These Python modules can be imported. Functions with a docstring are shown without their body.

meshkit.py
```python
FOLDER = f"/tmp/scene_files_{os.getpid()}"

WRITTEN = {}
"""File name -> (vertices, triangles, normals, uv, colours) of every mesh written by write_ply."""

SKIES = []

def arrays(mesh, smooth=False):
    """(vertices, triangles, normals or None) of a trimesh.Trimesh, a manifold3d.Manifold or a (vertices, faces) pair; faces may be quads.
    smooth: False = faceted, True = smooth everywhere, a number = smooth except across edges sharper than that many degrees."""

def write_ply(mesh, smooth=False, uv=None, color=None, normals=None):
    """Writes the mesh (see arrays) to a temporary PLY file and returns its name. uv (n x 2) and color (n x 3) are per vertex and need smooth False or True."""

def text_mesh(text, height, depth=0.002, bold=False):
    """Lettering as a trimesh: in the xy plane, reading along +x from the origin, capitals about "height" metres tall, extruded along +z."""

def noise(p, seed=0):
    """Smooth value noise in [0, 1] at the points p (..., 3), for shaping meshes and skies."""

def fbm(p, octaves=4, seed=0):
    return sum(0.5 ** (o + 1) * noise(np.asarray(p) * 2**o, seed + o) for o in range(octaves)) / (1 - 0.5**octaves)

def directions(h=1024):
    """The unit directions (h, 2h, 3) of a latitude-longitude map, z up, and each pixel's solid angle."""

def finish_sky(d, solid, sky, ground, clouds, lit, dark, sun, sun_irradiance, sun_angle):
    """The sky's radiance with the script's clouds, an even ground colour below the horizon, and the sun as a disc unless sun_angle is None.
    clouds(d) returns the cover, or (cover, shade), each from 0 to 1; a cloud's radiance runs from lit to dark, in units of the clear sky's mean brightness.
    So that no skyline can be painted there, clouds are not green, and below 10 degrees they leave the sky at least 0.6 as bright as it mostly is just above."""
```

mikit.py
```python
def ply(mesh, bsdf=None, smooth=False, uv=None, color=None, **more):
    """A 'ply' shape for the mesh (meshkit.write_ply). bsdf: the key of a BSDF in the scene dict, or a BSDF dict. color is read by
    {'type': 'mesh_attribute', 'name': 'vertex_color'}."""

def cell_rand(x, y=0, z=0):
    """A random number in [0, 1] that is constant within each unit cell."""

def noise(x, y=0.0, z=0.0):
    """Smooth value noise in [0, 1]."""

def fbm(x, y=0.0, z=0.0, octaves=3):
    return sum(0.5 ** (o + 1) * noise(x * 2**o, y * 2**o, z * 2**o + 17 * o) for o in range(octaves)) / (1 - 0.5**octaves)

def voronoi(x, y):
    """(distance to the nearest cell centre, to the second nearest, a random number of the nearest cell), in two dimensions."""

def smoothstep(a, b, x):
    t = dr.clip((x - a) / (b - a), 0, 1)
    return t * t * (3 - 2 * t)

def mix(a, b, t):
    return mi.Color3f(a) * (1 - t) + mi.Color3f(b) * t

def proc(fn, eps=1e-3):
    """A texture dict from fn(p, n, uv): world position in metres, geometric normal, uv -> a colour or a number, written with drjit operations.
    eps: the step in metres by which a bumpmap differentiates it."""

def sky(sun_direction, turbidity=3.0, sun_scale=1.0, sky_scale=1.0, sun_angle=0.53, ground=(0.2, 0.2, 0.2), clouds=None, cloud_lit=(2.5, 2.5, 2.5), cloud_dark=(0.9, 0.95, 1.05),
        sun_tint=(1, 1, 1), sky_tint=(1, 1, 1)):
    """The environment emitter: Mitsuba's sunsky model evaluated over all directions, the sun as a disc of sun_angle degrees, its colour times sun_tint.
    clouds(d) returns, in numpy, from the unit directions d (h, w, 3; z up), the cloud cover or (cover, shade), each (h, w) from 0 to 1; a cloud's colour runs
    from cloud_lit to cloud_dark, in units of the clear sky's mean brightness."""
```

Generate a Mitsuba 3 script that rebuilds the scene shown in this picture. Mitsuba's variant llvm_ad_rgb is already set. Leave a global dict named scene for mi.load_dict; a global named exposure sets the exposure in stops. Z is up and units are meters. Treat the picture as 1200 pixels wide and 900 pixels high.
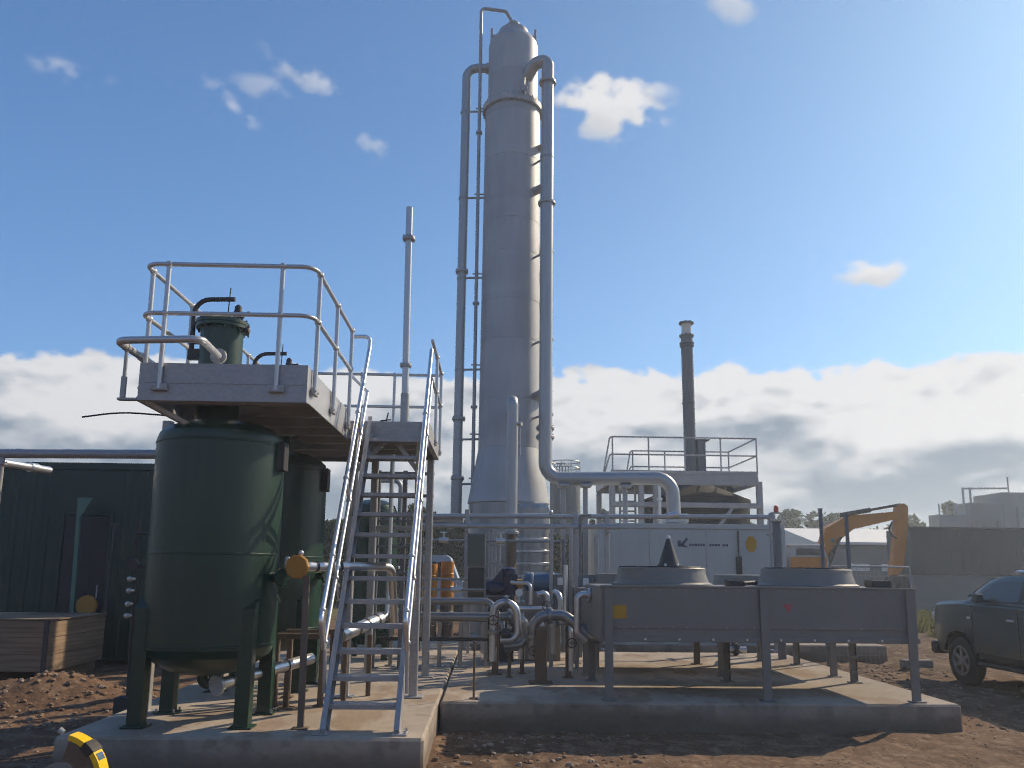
import math
import numpy as np, trimesh, mitsuba as mi, drjit as dr
import mikit, meshkit
from shapely.geometry import Polygon, Point
from mikit import fbm, noise, smoothstep, mix, voronoi

rng = np.random.default_rng(7)
scene, labels = {"type": "scene"}, {}

# ---------------------------------------------------------------- camera, sky, exposure
exposure = 1.9
EYE = np.array([0, 0, 1.835])
FWD = np.array([0.02525194, 0.98596228, 0.16504761]); UP = np.array([-0.01469385, -0.16471634, 0.98623152])
scene["camera"] = {"type": "perspective", "fov": math.degrees(2 * math.atan(600 / 938)), "fov_axis": "x", "principal_point_offset_y": -0.06588, "near_clip": 0.05, "far_clip": 9000.0,
                   "to_world": mi.ScalarTransform4f().look_at(origin=EYE.tolist(), target=(EYE + FWD).tolist(), up=UP.tolist())}
SUN_AZ, SUN_EL = math.radians(53.5), math.radians(36)
SUN = (math.sin(SUN_AZ) * math.cos(SUN_EL), math.cos(SUN_AZ) * math.cos(SUN_EL), math.sin(SUN_EL))


def sky_clouds(d):
    x, y, z = d[..., 0], d[..., 1], d[..., 2]
    el = np.degrees(np.arcsin(np.clip(z, -1, 1))); az = np.degrees(np.arctan2(x, y))
    # a bank of cumulus round the horizon, its billowing top near 13 degrees
    big = meshkit.fbm(d * np.array([5, 5, 8.0]) + 3.1, 5, 11)
    fine = meshkit.fbm(d * np.array([22, 22, 30.0]) + 9.7, 4, 23)
    finer = meshkit.fbm(d * np.array([70, 70, 80.0]) + 1.3, 4, 29)
    cauli = 1 - np.abs(2 * meshkit.fbm(d * np.array([30, 30, 44.0]) + 6.6, 3, 31) - 1) * 2.2
    top = 13.2 + 0.6 * cauli + 1.6 * (big - 0.5) + 2.2 * (fine - 0.5) + 0.9 * (finer - 0.5) - 1.6 * np.exp(-((az + 33) / 6) ** 2)
    bank = 1 - np.clip((el - top + 0.25) / 0.45, 0, 1)
    bank = bank * bank * (3 - 2 * bank)
    # layers inside it: lit heads over grey bases, and a hazy grey strip low down
    lay = meshkit.fbm(d * np.array([9, 9, 24.0]) + 5.0, 5, 41)
    lay2 = meshkit.fbm(d * np.array([16, 16, 60.0]) + 2.0, 4, 47)
    depth = np.clip((top - el) / 7.5, 0, 1.3)
    shade = np.clip(-0.03 + 0.98 * depth ** 1.2 + 3.1 * (lay - 0.51) + 0.6 * (lay2 - 0.5) - 0.42 * (cauli - 0.40) + 0.2 * (finer - 0.5) + 0.30 * np.clip((np.degrees(np.arccos(np.clip(d @ np.array(SUN), -1, 1))) - 58) / 26, -0.4, 1.3), 0, 1)
    shade = np.where(el > top - 0.9, shade * 0.6, shade)
    cover, dark = bank.copy(), shade
    # small fair-weather puffs and wisps
    n1 = meshkit.fbm(d * np.array([26, 26, 34.0]) + 4.0, 6, 3)
    n2 = meshkit.fbm(d * np.array([60, 60, 60.0]) + 8.0, 4, 5)
    for a, e, wa, we, dens, tilt in ((8.9, 31.7, 3.4, 1.9, 1.3, -0.15), (12.3, 32.3, 0.9, 0.7, 0.55, -0.2), (26.4, 19.4, 1.9, 0.95, 1.3, -0.2), (-13.5, 31.9, 2.3, 0.9, 0.5, -0.45), (-19.6, 29.9, 1.3, 0.6, 0.46, -0.6),
                                     (-29.8, 29.5, 1.5, 0.45, 0.36, 0.0), (18.2, 36.7, 1.0, 0.8, 0.6, -0.3), (-17.4, 31.3, 1.4, 0.5, 0.36, 0.0), (-9.8, 29.2, 1.0, 0.7, 0.45, -0.4), (-15.0, 32.8, 0.6, 0.6, 0.4, -0.8),
                                     (60, 34, 5, 2.2, 1.1, -0.1), (-64, 27, 5, 2, 0.9, 0.1), (110, 30, 6, 2.5, 1.1, 0), (160, 36, 5, 2.4, 1.1, 0), (-120, 33, 6, 2.5, 1.0, 0), (-170, 25, 4, 2, 1.1, 0)):
        da = (az - a + 180) % 360 - 180
        da = da * np.cos(np.radians(el)); de = el - e - tilt * da
        r = np.sqrt((da / wa) ** 2 + (de / we) ** 2)
        c = np.clip((dens * (1.1 - r) + 3.0 * (n1 - 0.5) + 1.6 * (n2 - 0.5)) * 1.9, 0, 1) * np.clip(1.8 - r, 0, 1) * min(1, dens)
        cover = np.maximum(cover, c)
        dark = np.where((c > 0.02) & (bank < 0.05), np.clip(0.06 - 0.25 * de / we + 0.7 * (n1 - 0.5), 0, 0.3), dark)
    return np.clip(cover, 0, 1), dark


scene["sky"] = mikit.sky(SUN, turbidity=3, clouds=sky_clouds, cloud_lit=(2.35, 2.35, 2.4), cloud_dark=(0.66, 0.86, 1.14), sky_tint=(0.76, 1.02, 1.27), ground=(0.2, 0.17, 0.14))


# ---------------------------------------------------------------- materials
def rgb(*c):
    return {"type": "rgb", "value": list(c if len(c) == 3 else c * 3)}


def prin(base, rough=0.5, metal=0.0, spec=0.5, **k):
    return {"type": "principled", "base_color": base if isinstance(base, dict) else rgb(*base), "roughness": rough, "metallic": metal, "specular": spec, **k}


def two(b):
    return {"type": "twosided", "bsdf": b}


def weather(base, dirt, scale=2.0, amount=0.5, streak=True):
    """A paint that has faded and streaked: base to dirt by noise stretched along z."""
    def fn(p, n, uv):
        a = fbm(p.x * scale * 3, p.y * scale * 3, p.z * scale * (0.35 if streak else 3), 4)
        b = fbm(p.x * scale * 0.7 + 9, p.y * scale * 0.7, p.z * scale * 0.7, 2)
        return mix(base, dirt, amount * smoothstep(0.35, 0.8, 0.65 * a + 0.35 * b))
    return mikit.proc(fn)


def spangle(p, n, uv):
    a = noise(p.x * 35, p.y * 35, p.z * 35); b = fbm(p.x * 4, p.y * 4, p.z * 1.5, 3)
    v = 0.30 + 0.06 * a + 0.10 * (b - 0.5)
    return mi.Color3f(v, v * 1.01, v * 1.03)


def cladding(p, n, uv):
    a = fbm(p.x * 3, p.y * 3, p.z * 0.35, 4); b = fbm(p.x * 1.1, p.y * 1.1, p.z * 1.3, 3)
    sheet = noise(p.x * 0.01, p.y * 0.01, mi.Float(dr.floor(p.z * 0.8)) * 3.1)
    v = 0.38 + 0.13 * (a - 0.5) + 0.10 * (b - 0.5) + 0.06 * (sheet - 0.5)
    return mi.Color3f(v * 0.95, v, v * 1.06)


def concrete(p, n, uv):
    a = fbm(p.x * 1.3, p.y * 1.3, p.z * 1.3, 4); b = fbm(p.x * 22, p.y * 22, p.z * 22, 3)
    st = smoothstep(0.55, 0.72, fbm(p.x * 0.9 + 4, p.y * 0.5, p.z * 2, 4))
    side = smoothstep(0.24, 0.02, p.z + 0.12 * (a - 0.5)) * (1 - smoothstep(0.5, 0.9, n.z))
    c = mix((0.33, 0.285, 0.235), (0.25, 0.215, 0.175), smoothstep(0.3, 0.7, a))
    c = mix(c, (0.16, 0.125, 0.095), 0.75 * st)
    mud = smoothstep(0.56, 0.70, fbm(p.x * 2.3 + 11, p.y * 1.2 + 3, 0.0, 4)) * smoothstep(0.5, 0.9, n.z)
    c = mix(c, (0.20, 0.14, 0.095), 0.6 * mud)
    c = c * (1 - 0.22 * smoothstep(0.60, 0.80, fbm(p.x * 6 + 3, p.y * 6, p.z * 8, 3)))
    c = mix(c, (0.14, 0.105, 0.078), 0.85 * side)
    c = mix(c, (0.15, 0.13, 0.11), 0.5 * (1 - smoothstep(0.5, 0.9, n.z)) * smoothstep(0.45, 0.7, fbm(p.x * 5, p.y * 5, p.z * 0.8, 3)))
    return c * (0.86 + 0.28 * b)


def soil(p, n, uv):
    a = fbm(p.x * 0.6, p.y * 0.6, 0.0, 4); b = fbm(p.x * 7, p.y * 7, 3.0, 4); g = fbm(p.x * 0.11, p.y * 0.11, 9.0, 3)
    d1, d2, r = voronoi(p.x * 16, p.y * 16)
    c = mix((0.170, 0.106, 0.067), (0.105, 0.066, 0.042), smoothstep(0.3, 0.7, a))
    c = mix(c, (0.23, 0.16, 0.105), 0.6 * smoothstep(0.5, 0.72, b))
    c = c * (0.72 + 0.4 * b) * (0.8 + 0.35 * r * smoothstep(0.45, 0.15, d1))
    far = smoothstep(24, 34, p.y + 10 * (g - 0.5)) * smoothstep(0.32, 0.5, fbm(p.x * 0.25, p.y * 0.25, 1.0, 3) + smoothstep(40, 90, p.y) * 0.3)
    return mix(c, mix((0.075, 0.085, 0.03), (0.12, 0.115, 0.05), b), far)


def timber(p, n, uv):
    g = fbm(p.x * 1.8, p.y * 1.8, p.z * 30, 4); k = noise(p.x * 0.8, p.y * 0.8, mi.Float(dr.floor(p.z * 3.8)) * 7.3)
    return mix((0.24, 0.175, 0.12), (0.16, 0.115, 0.078), smoothstep(0.3, 0.75, g)) * (0.75 + 0.5 * k)


def stone(p, n, uv):
    k = noise(p.x * 9, p.y * 9, 0.0)
    return mix((0.19, 0.13, 0.088), (0.30, 0.24, 0.185), smoothstep(0.45, 0.9, k))


def leafgreen(p, n, uv):
    k = fbm(p.x * 0.8, p.y * 0.8, p.z * 0.8, 3); h = noise(p.x * 6, p.y * 6, p.z * 6)
    return mix((0.022, 0.034, 0.014), (0.055, 0.07, 0.024), smoothstep(0.3, 0.7, k)) * (0.7 + 0.6 * h)


def grassgreen(p, n, uv):
    k = noise(p.x * 2.5, p.y * 2.5, 0.0)
    return mix((0.08, 0.10, 0.03), (0.16, 0.15, 0.06), k)


def mat(name, b):
    scene[name] = b


mat("galvanised", two(prin(mikit.proc(spangle), 0.42, 0.3)))
mat("bright_rail", two(prin((0.80, 0.80, 0.79), 0.36, 0.9)))
mat("tank_dark", two(prin((0.032, 0.036, 0.042), 0.8, 0.0, 0.15)))
mat("panel_green", two(prin((0.075, 0.095, 0.08), 0.5)))
mat("dull_shaded_steel", two(prin((0.27, 0.275, 0.28), 0.34, 0.75)))  # darker copy of steel_pipe, the shadow over the pipework put into its colour
mat("drum_clad", two(prin((0.30, 0.31, 0.32), 0.36, 0.55)))  # darker than tower_clad: shade around the column foot is part of the colour
mat("door_dark", two(prin((0.010, 0.014, 0.016), 0.5)))
mat("wall_concrete", two(prin(weather((0.34, 0.335, 0.32), (0.24, 0.235, 0.22), 0.3, 0.8), 0.85)))
mat("steel_pipe", two(prin((0.55, 0.56, 0.57), 0.36, 0.85)))
mat("galvanised_tube", two(prin((0.50, 0.515, 0.53), 0.34, 0.55)))
mat("bright_clad", two(prin((0.66, 0.67, 0.68), 0.32, 0.85)))
mat("tower_clad", two(prin(mikit.proc(cladding), 0.55, 0.2)))
mat("pipe_clad", two(prin((0.36, 0.375, 0.39), 0.4, 0.45)))
mat("green_paint", two(prin(weather((0.003, 0.029, 0.017), (0.013, 0.042, 0.030), 1.5, 0.8), 0.36, 0.0, 0.5, clearcoat=0.2, clearcoat_gloss=0.75)))
mat("cabin_green", two(prin(weather((0.005, 0.028, 0.019), (0.010, 0.033, 0.024), 1.0, 0.6), 0.5)))
mat("pale_green", two(prin((0.07, 0.16, 0.13), 0.45)))
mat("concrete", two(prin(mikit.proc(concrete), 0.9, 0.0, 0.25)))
mat("soil", two({"type": "bumpmap", "arbitrary": mikit.proc(lambda p, n, uv: 0.03 * fbm(p.x * 9, p.y * 9, 0.0, 4), 4e-3), "scale": 1.0, "bsdf": prin(mikit.proc(soil), 0.95, 0.0, 0.15)}))
mat("stone", two(prin(mikit.proc(stone), 0.9, 0.0, 0.2)))
mat("timber", two(prin(mikit.proc(timber), 0.8, 0.0, 0.25)))
mat("cooler_grey", two(prin(weather((0.168, 0.164, 0.155), (0.195, 0.19, 0.18), 1.2, 0.6), 0.45)))
mat("dark_grey", two(prin((0.030, 0.032, 0.036), 0.5)))
mat("container_white", two(prin(weather((0.40, 0.43, 0.43), (0.31, 0.33, 0.325), 1.2, 0.6), 0.5)))
mat("brown_steel", two(prin(weather((0.150, 0.108, 0.076), (0.10, 0.07, 0.05), 3.0, 0.8), 0.6, 0.2)))
mat("ochre_plastic", two(prin((0.36, 0.17, 0.018), 0.5)))
mat("yellow_paint", two(prin((0.75, 0.45, 0.01), 0.35, clearcoat=0.4)))
mat("black_plastic", two(prin((0.018, 0.018, 0.02), 0.5)))
mat("rubber", two(prin((0.02, 0.02, 0.021), 0.8)))
mat("orange_paint", two(prin(weather((0.50, 0.185, 0.018), (0.36, 0.14, 0.025), 1.2, 0.6), 0.45)))
mat("red_plastic", two(prin((0.45, 0.03, 0.02), 0.4)))
mat("pale_plastic", two(prin((0.68, 0.68, 0.66), 0.5)))
mat("navy_paint", two(prin((0.012, 0.018, 0.06), 0.4)))
mat("blue_paint", two(prin((0.05, 0.11, 0.19), 0.35)))
def dusty_paint(p, n, uv):
    a = fbm(p.x * 5, p.y * 5, p.z * 5, 4)
    return mix((0.055, 0.085, 0.090), (0.11, 0.085, 0.06), smoothstep(0.95, 0.35, p.z + 0.5 * (a - 0.5)) * 0.75)


mat("car_paint", two(prin(mikit.proc(dusty_paint), 0.28, 0.35, 0.5, clearcoat=1.0, clearcoat_gloss=0.93)))
mat("dark_glass", two(prin((0.02, 0.026, 0.03), 0.06, 0.0, 0.7)))
mat("chrome", two(prin((0.75, 0.75, 0.76), 0.15, 1.0)))
mat("window_glass", {"type": "thindielectric"})
mat("stack_grey", two(prin(weather((0.125, 0.138, 0.155), (0.155, 0.166, 0.182), 1.0, 0.6), 0.55, 0.2)))
mat("silo_grey", two(prin(weather((0.10, 0.11, 0.11), (0.15, 0.155, 0.15), 0.4, 0.7), 0.6)))
mat("render_grey", two(prin(weather((0.19, 0.185, 0.175), (0.13, 0.125, 0.12), 0.3, 0.8), 0.85)))
mat("sheet_dark", two(prin(weather((0.042, 0.058, 0.070), (0.058, 0.072, 0.082), 0.3, 0.8), 0.7)))
mat("sheet_grey", two(prin((0.13, 0.145, 0.155), 0.6)))
mat("roof_pale", two(prin((0.62, 0.62, 0.58), 0.6)))
mat("bark", two(prin((0.06, 0.045, 0.032), 0.9)))
LEAF = mikit.proc(leafgreen)
mat("leaf", {"type": "principledthin", "base_color": LEAF, "roughness": 0.6, "diff_trans": 0.7})
mat("grass_blade", {"type": "principledthin", "base_color": mikit.proc(grassgreen), "roughness": 0.6, "diff_trans": 0.8})
mat("sign_yellow", two(prin((0.42, 0.24, 0.012), 0.5)))
mat("ink_blue", two(prin((0.02, 0.035, 0.10), 0.5)))
mat("ink_red", two(prin((0.40, 0.10, 0.11), 0.5)))
mat("tarpaulin", two(prin((0.26, 0.33, 0.42), 0.6)))

# ---------------------------------------------------------------- mesh helpers
T = mi.ScalarTransform4f
V = lambda *a: np.array(a, float)
cat = lambda ms: trimesh.util.concatenate([m for m in ms if m is not None])


def numbered(key):
    if key not in scene and key not in labels:
        return key
    k = 1
    while f"{key}_{k:03d}" in scene or f"{key}_{k:03d}" in labels:
        k += 1
    return f"{key}_{k:03d}"


def thing(name, label, category, group=None):
    key = numbered(name)
    labels[key] = {"label": label, "category": category}
    if group:
        labels[key]["group"] = group
    return key


def part(parent, name, mesh, m, smooth=32, label=None):
    key = numbered(parent + "__" + name)
    if parent.split("__")[0] in ("scrubber_tower", "left_tower_pipe", "thin_tower_pipe", "right_tower_pipe"):   # the column's height above its skirt, set once for all that is fixed to it
        mesh = (cat(mesh) if isinstance(mesh, list) else mesh).copy(); v = np.array(mesh.vertices); v[:, 2] = np.where(v[:, 2] > 4.2, 4.2 + (v[:, 2] - 4.2) * 0.976, v[:, 2]); mesh.vertices = v
    scene[key] = mikit.ply(cat(mesh) if isinstance(mesh, list) else mesh, m, smooth)
    if label:
        labels[key] = {"label": label}
    return key


def parts(parent, name, meshes, m, smooth=32):
    for q in meshes:
        part(parent, name, q, m, smooth)


def single(name, label, category, mesh, m, smooth=32, group=None):
    key = thing(name, label, category, group)
    scene[key] = mikit.ply(cat(mesh) if isinstance(mesh, list) else mesh, m, smooth)
    return key


def structure(name, mesh, m, smooth=False):
    key = numbered(name)
    scene[key] = mikit.ply(cat(mesh) if isinstance(mesh, list) else mesh, m, smooth)
    labels[key] = {"kind": "structure"}
    return key


def box(x0, x1, y0, y1, z0, z1, b=0.006):
    b = min(b, 0.45 * min(x1 - x0, y1 - y0, z1 - z0))
    if b <= 0:
        m = trimesh.creation.box((x1 - x0, y1 - y0, z1 - z0)); m.apply_translation(((x0 + x1) / 2, (y0 + y1) / 2, (z0 + z1) / 2)); return m
    pts = []
    h = V(x1 - x0, y1 - y0, z1 - z0) / 2; c = V(x0 + x1, y0 + y1, z0 + z1) / 2
    for s in np.ndindex(2, 2, 2):
        sg = 2 * np.array(s) - 1
        for k in range(3):
            q = sg * (h - b); q[k] = sg[k] * h[k]
            pts.append(c + q)
    return trimesh.convex.convex_hull(np.array(pts))


def rot(mesh, deg, axis, about):
    mesh.apply_transform(trimesh.transformations.rotation_matrix(math.radians(deg), axis, about)); return mesh


def frame_of(t):
    a = V(0, 0, 1) if abs(t[2]) < 0.9 else V(1, 0, 0)
    u = np.cross(t, a); u /= np.linalg.norm(u)
    return u, np.cross(u, t)


def sweep(pts, rad, n=14):
    """A round tube through the points, closed at both ends; rad is one number or one per point."""
    p = np.asarray(pts, float); rad = np.broadcast_to(rad, len(p))
    t = np.zeros_like(p); seg = np.diff(p, axis=0); seg /= np.linalg.norm(seg, axis=1, keepdims=True)
    t[0], t[-1] = seg[0], seg[-1]; t[1:-1] = seg[:-1] + seg[1:]; t /= np.linalg.norm(t, axis=1, keepdims=True)
    u, _ = frame_of(t[0]); rings = []
    for i in range(len(p)):
        u = u - t[i] * (u @ t[i]); u /= np.linalg.norm(u); w = np.cross(t[i], u)
        a = np.arange(n) * 2 * np.pi / n
        rings.append(p[i] + rad[i] * (np.cos(a)[:, None] * u + np.sin(a)[:, None] * w))
    v = np.vstack(rings + [p[:1], p[-1:]]); f = []
    for i in range(len(p) - 1):
        for j in range(n):
            a, b, c, d = i * n + j, i * n + (j + 1) % n, (i + 1) * n + (j + 1) % n, (i + 1) * n + j
            f += [[a, b, c], [a, c, d]]
    k = len(p) * n
    for j in range(n):
        f += [[k, (j + 1) % n, j], [k + 1, k - n + j, k - n + (j + 1) % n]]
    m = trimesh.Trimesh(v, f, process=False)
    return m


def bent(pts, r_bend, steps=7):
    """The polyline with its corners rounded to arcs."""
    p = [np.asarray(q, float) for q in pts]; out = [p[0]]
    for i in range(1, len(p) - 1):
        a, b, c = p[i - 1], p[i], p[i + 1]
        d0, d1 = (a - b), (c - b); l0, l1 = np.linalg.norm(d0), np.linalg.norm(d1); d0, d1 = d0 / l0, d1 / l1
        ang = math.acos(np.clip(d0 @ d1, -1, 1)); k = min(r_bend / max(math.tan(ang / 2), 1e-6), 0.49 * l0, 0.49 * l1)
        r = k * math.tan(ang / 2); bis = d0 + d1; nb = np.linalg.norm(bis)
        if nb < 1e-6:
            out.append(b); continue
        c0 = b + bis / nb * (r / math.sin(ang / 2)); s, e = b + d0 * k - c0, b + d1 * k - c0
        w = math.acos(np.clip(s @ e / (np.linalg.norm(s) * np.linalg.norm(e)), -1, 1))
        for q in np.linspace(0, 1, steps):
            out.append(c0 + (math.sin((1 - q) * w) * s + math.sin(q * w) * e) / math.sin(w))
    out.append(p[-1])
    return np.array(out)


def tube(a, b, r, n=14):
    return sweep([a, b], r, n)


def pipe(pts, r, bend=None, n=16):
    return sweep(bent(pts, bend or 3 * r), r, n)


def lathe(c, prof, n=48, axis=(0, 0, 1)):
    """A solid of revolution about the axis through c from (radius, height) pairs."""
    pr = np.array(prof, float); a = np.arange(n) * 2 * np.pi / n
    t = V(*axis) / np.linalg.norm(axis); u, w = frame_of(t); v, f = [], []
    for r, h in pr:
        v.append(np.asarray(c) + h * t + max(r, 1e-5) * (np.cos(a)[:, None] * u + np.sin(a)[:, None] * w))
    v = np.vstack(v)
    for i in range(len(pr) - 1):
        for j in range(n):
            q = [i * n + j, i * n + (j + 1) % n, (i + 1) * n + (j + 1) % n, (i + 1) * n + j]
            f += [[q[0], q[1], q[2]], [q[0], q[2], q[3]]]
    m = trimesh.Trimesh(v, f, process=False); m.merge_vertices(); m.update_faces(m.nondegenerate_faces()); trimesh.repair.fix_normals(m)
    return m


def ball(c, r):
    m = trimesh.creation.icosphere(2, r); m.apply_translation(c); return m


def flange(c, r, th, axis=(0, 0, 1), bolts=8, n=28):
    """A round flange with its ring of bolt heads."""
    t = V(*axis) / np.linalg.norm(axis); u, w = frame_of(t); c = V(*c)
    ms = [lathe(c - t * th / 2, [(0, 0), (r * 0.98, 0), (r, 0.1 * th), (r, 0.9 * th), (r * 0.98, th), (0, th)], n, axis)]
    for k in range(bolts):
        a = 2 * math.pi * (k + 0.5) / bolts; q = c + 0.86 * r * (math.cos(a) * u + math.sin(a) * w)
        ms.append(tube(q - t * th, q + t * th, 0.075 * r, 6))
    return cat(ms)


def prism(poly, a, b, frame):
    """Polygon in (s, t) extruded from a to b; frame(s, t, h) gives the point."""
    m = trimesh.creation.extrude_polygon(poly if isinstance(poly, Polygon) else Polygon(poly), b - a, engine="earcut")
    v = np.array(m.vertices); m.vertices = np.array([frame(s, t, h + a) for s, t, h in v])
    trimesh.repair.fix_normals(m)
    return m


XZ = lambda s, t, h: (s, h, t)   # profile seen from the front, extruded along y
YZ = lambda s, t, h: (h, s, t)   # profile seen from the side, extruded along x
XY = lambda s, t, h: (s, t, h)


def channel(p0, p1, w, d, th=0.01, open_to=None):
    """A C section bar from p0 to p1: web width w, flanges d deep towards open_to."""
    p0, p1 = V(*p0), V(*p1); t = p1 - p0; L = np.linalg.norm(t); t /= L
    o = V(*(open_to or (0, 1, 0))); o = o - t * (o @ t); o /= np.linalg.norm(o); u = np.cross(t, o)
    poly = Polygon([(-w / 2, 0), (w / 2, 0), (w / 2, d), (w / 2 - th, d), (w / 2 - th, th), (-w / 2 + th, th), (-w / 2 + th, d), (-w / 2, d)])
    return prism(poly, 0, L, lambda s, q, h: p0 + t * h + u * s + o * q)


def bar(p0, p1, w, d, up=(0, 0, 1)):
    """A rectangular bar from p0 to p1."""
    p0, p1 = V(*p0), V(*p1); t = p1 - p0; L = np.linalg.norm(t); t /= L
    u = np.cross(t, V(*up)); u /= np.linalg.norm(u); q = np.cross(u, t)
    e = min(w, d) * 0.12
    poly = Polygon([(-w / 2 + e, -d / 2), (w / 2 - e, -d / 2), (w / 2, -d / 2 + e), (w / 2, d / 2 - e), (w / 2 - e, d / 2), (-w / 2 + e, d / 2), (-w / 2, d / 2 - e), (-w / 2, -d / 2 + e)])
    return prism(poly, 0, L, lambda s, r, h: p0 + t * h + u * s + q * r)


# the air: thin haze added to lift the dark tones like lens veil
scene["air"] = {"type": "homogeneous", "albedo": rgb(0.80, 0.91, 1.0), "sigma_t": 0.0022, "phase": {"type": "hg", "g": 0.45}}
scene["clear"] = {"type": "null"}
scene["haze"] = {"type": "cube", "to_world": T().translate([0, 1850, 8.9]).scale([3700, 2250, 10.4]), "bsdf": {"type": "ref", "id": "clear"}, "interior": {"type": "ref", "id": "air"}}
labels["haze"] = {"label": "thin haze over the whole site, added to stand in for lens veil", "category": "haze", "kind": "stuff"}
scene["camera"]["medium"] = {"type": "ref", "id": "air"}

# ================================================================ ground, slabs
def axis_points(lo, hi, core, step):
    core_pts = np.arange(core[0], core[1] + 1e-6, step); out = [core_pts]
    for sgn, edge, lim in ((-1, core[0], lo), (1, core[1], hi)):
        d, s, q = 0.0, step, []
        while d < abs(lim - edge):
            s *= 1.16; d += s; q.append(edge + sgn * d)
        out.append(np.array(q))
    return np.unique(np.concatenate(out))


def ground_height(x, y):
    p = np.stack([x, y, 0 * x], -1)
    h = 0.10 * (meshkit.fbm(p * 0.55, 4, 2) - 0.5) + 0.07 * (meshkit.fbm(p * 2.6, 3, 5) - 0.5)
    h += 0.30 * np.exp(-(((x + 6.0) / 1.5) ** 2 + ((y - 11.3) / 0.8) ** 2)) * (0.7 + 0.9 * (meshkit.fbm(p * 1.7, 3, 9)))   # spoil heap beside the left slab
    h += 0.12 * np.exp(-(((x - 7.0) / 1.0) ** 2 + ((y - 13.0) / 2.2) ** 2)) * meshkit.fbm(p * 1.5, 3, 19)
    h *= np.clip((4000 - np.hypot(x, y)) / 1000, 0, 1)
    h += 0.03 * (meshkit.fbm(p * 7.0, 2, 31) - 0.5)
    for yc, xa in ((8.6, 3.0), (7.4, 2.0)):   # tyre tracks that cross in front of the slabs
        for o in (-0.12, 0.0, 0.12):
            h -= 0.022 * np.exp(-((y - yc - 0.12 * np.sin(x * 0.6) - o) / 0.045) ** 2) * np.clip((x - 0.2) / 0.8, 0, 1) * np.clip((14 - x) / 3, 0, 1) * (0.5 + 0.5 * np.sin(x * 40 + o * 30))
    rut = np.exp(-((x - 8.1) / 0.22) ** 2) * np.clip((y - 8) / 2, 0, 1) * np.clip((26 - y) / 4, 0, 1)
    return h - 0.05 * rut - 0.02


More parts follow.
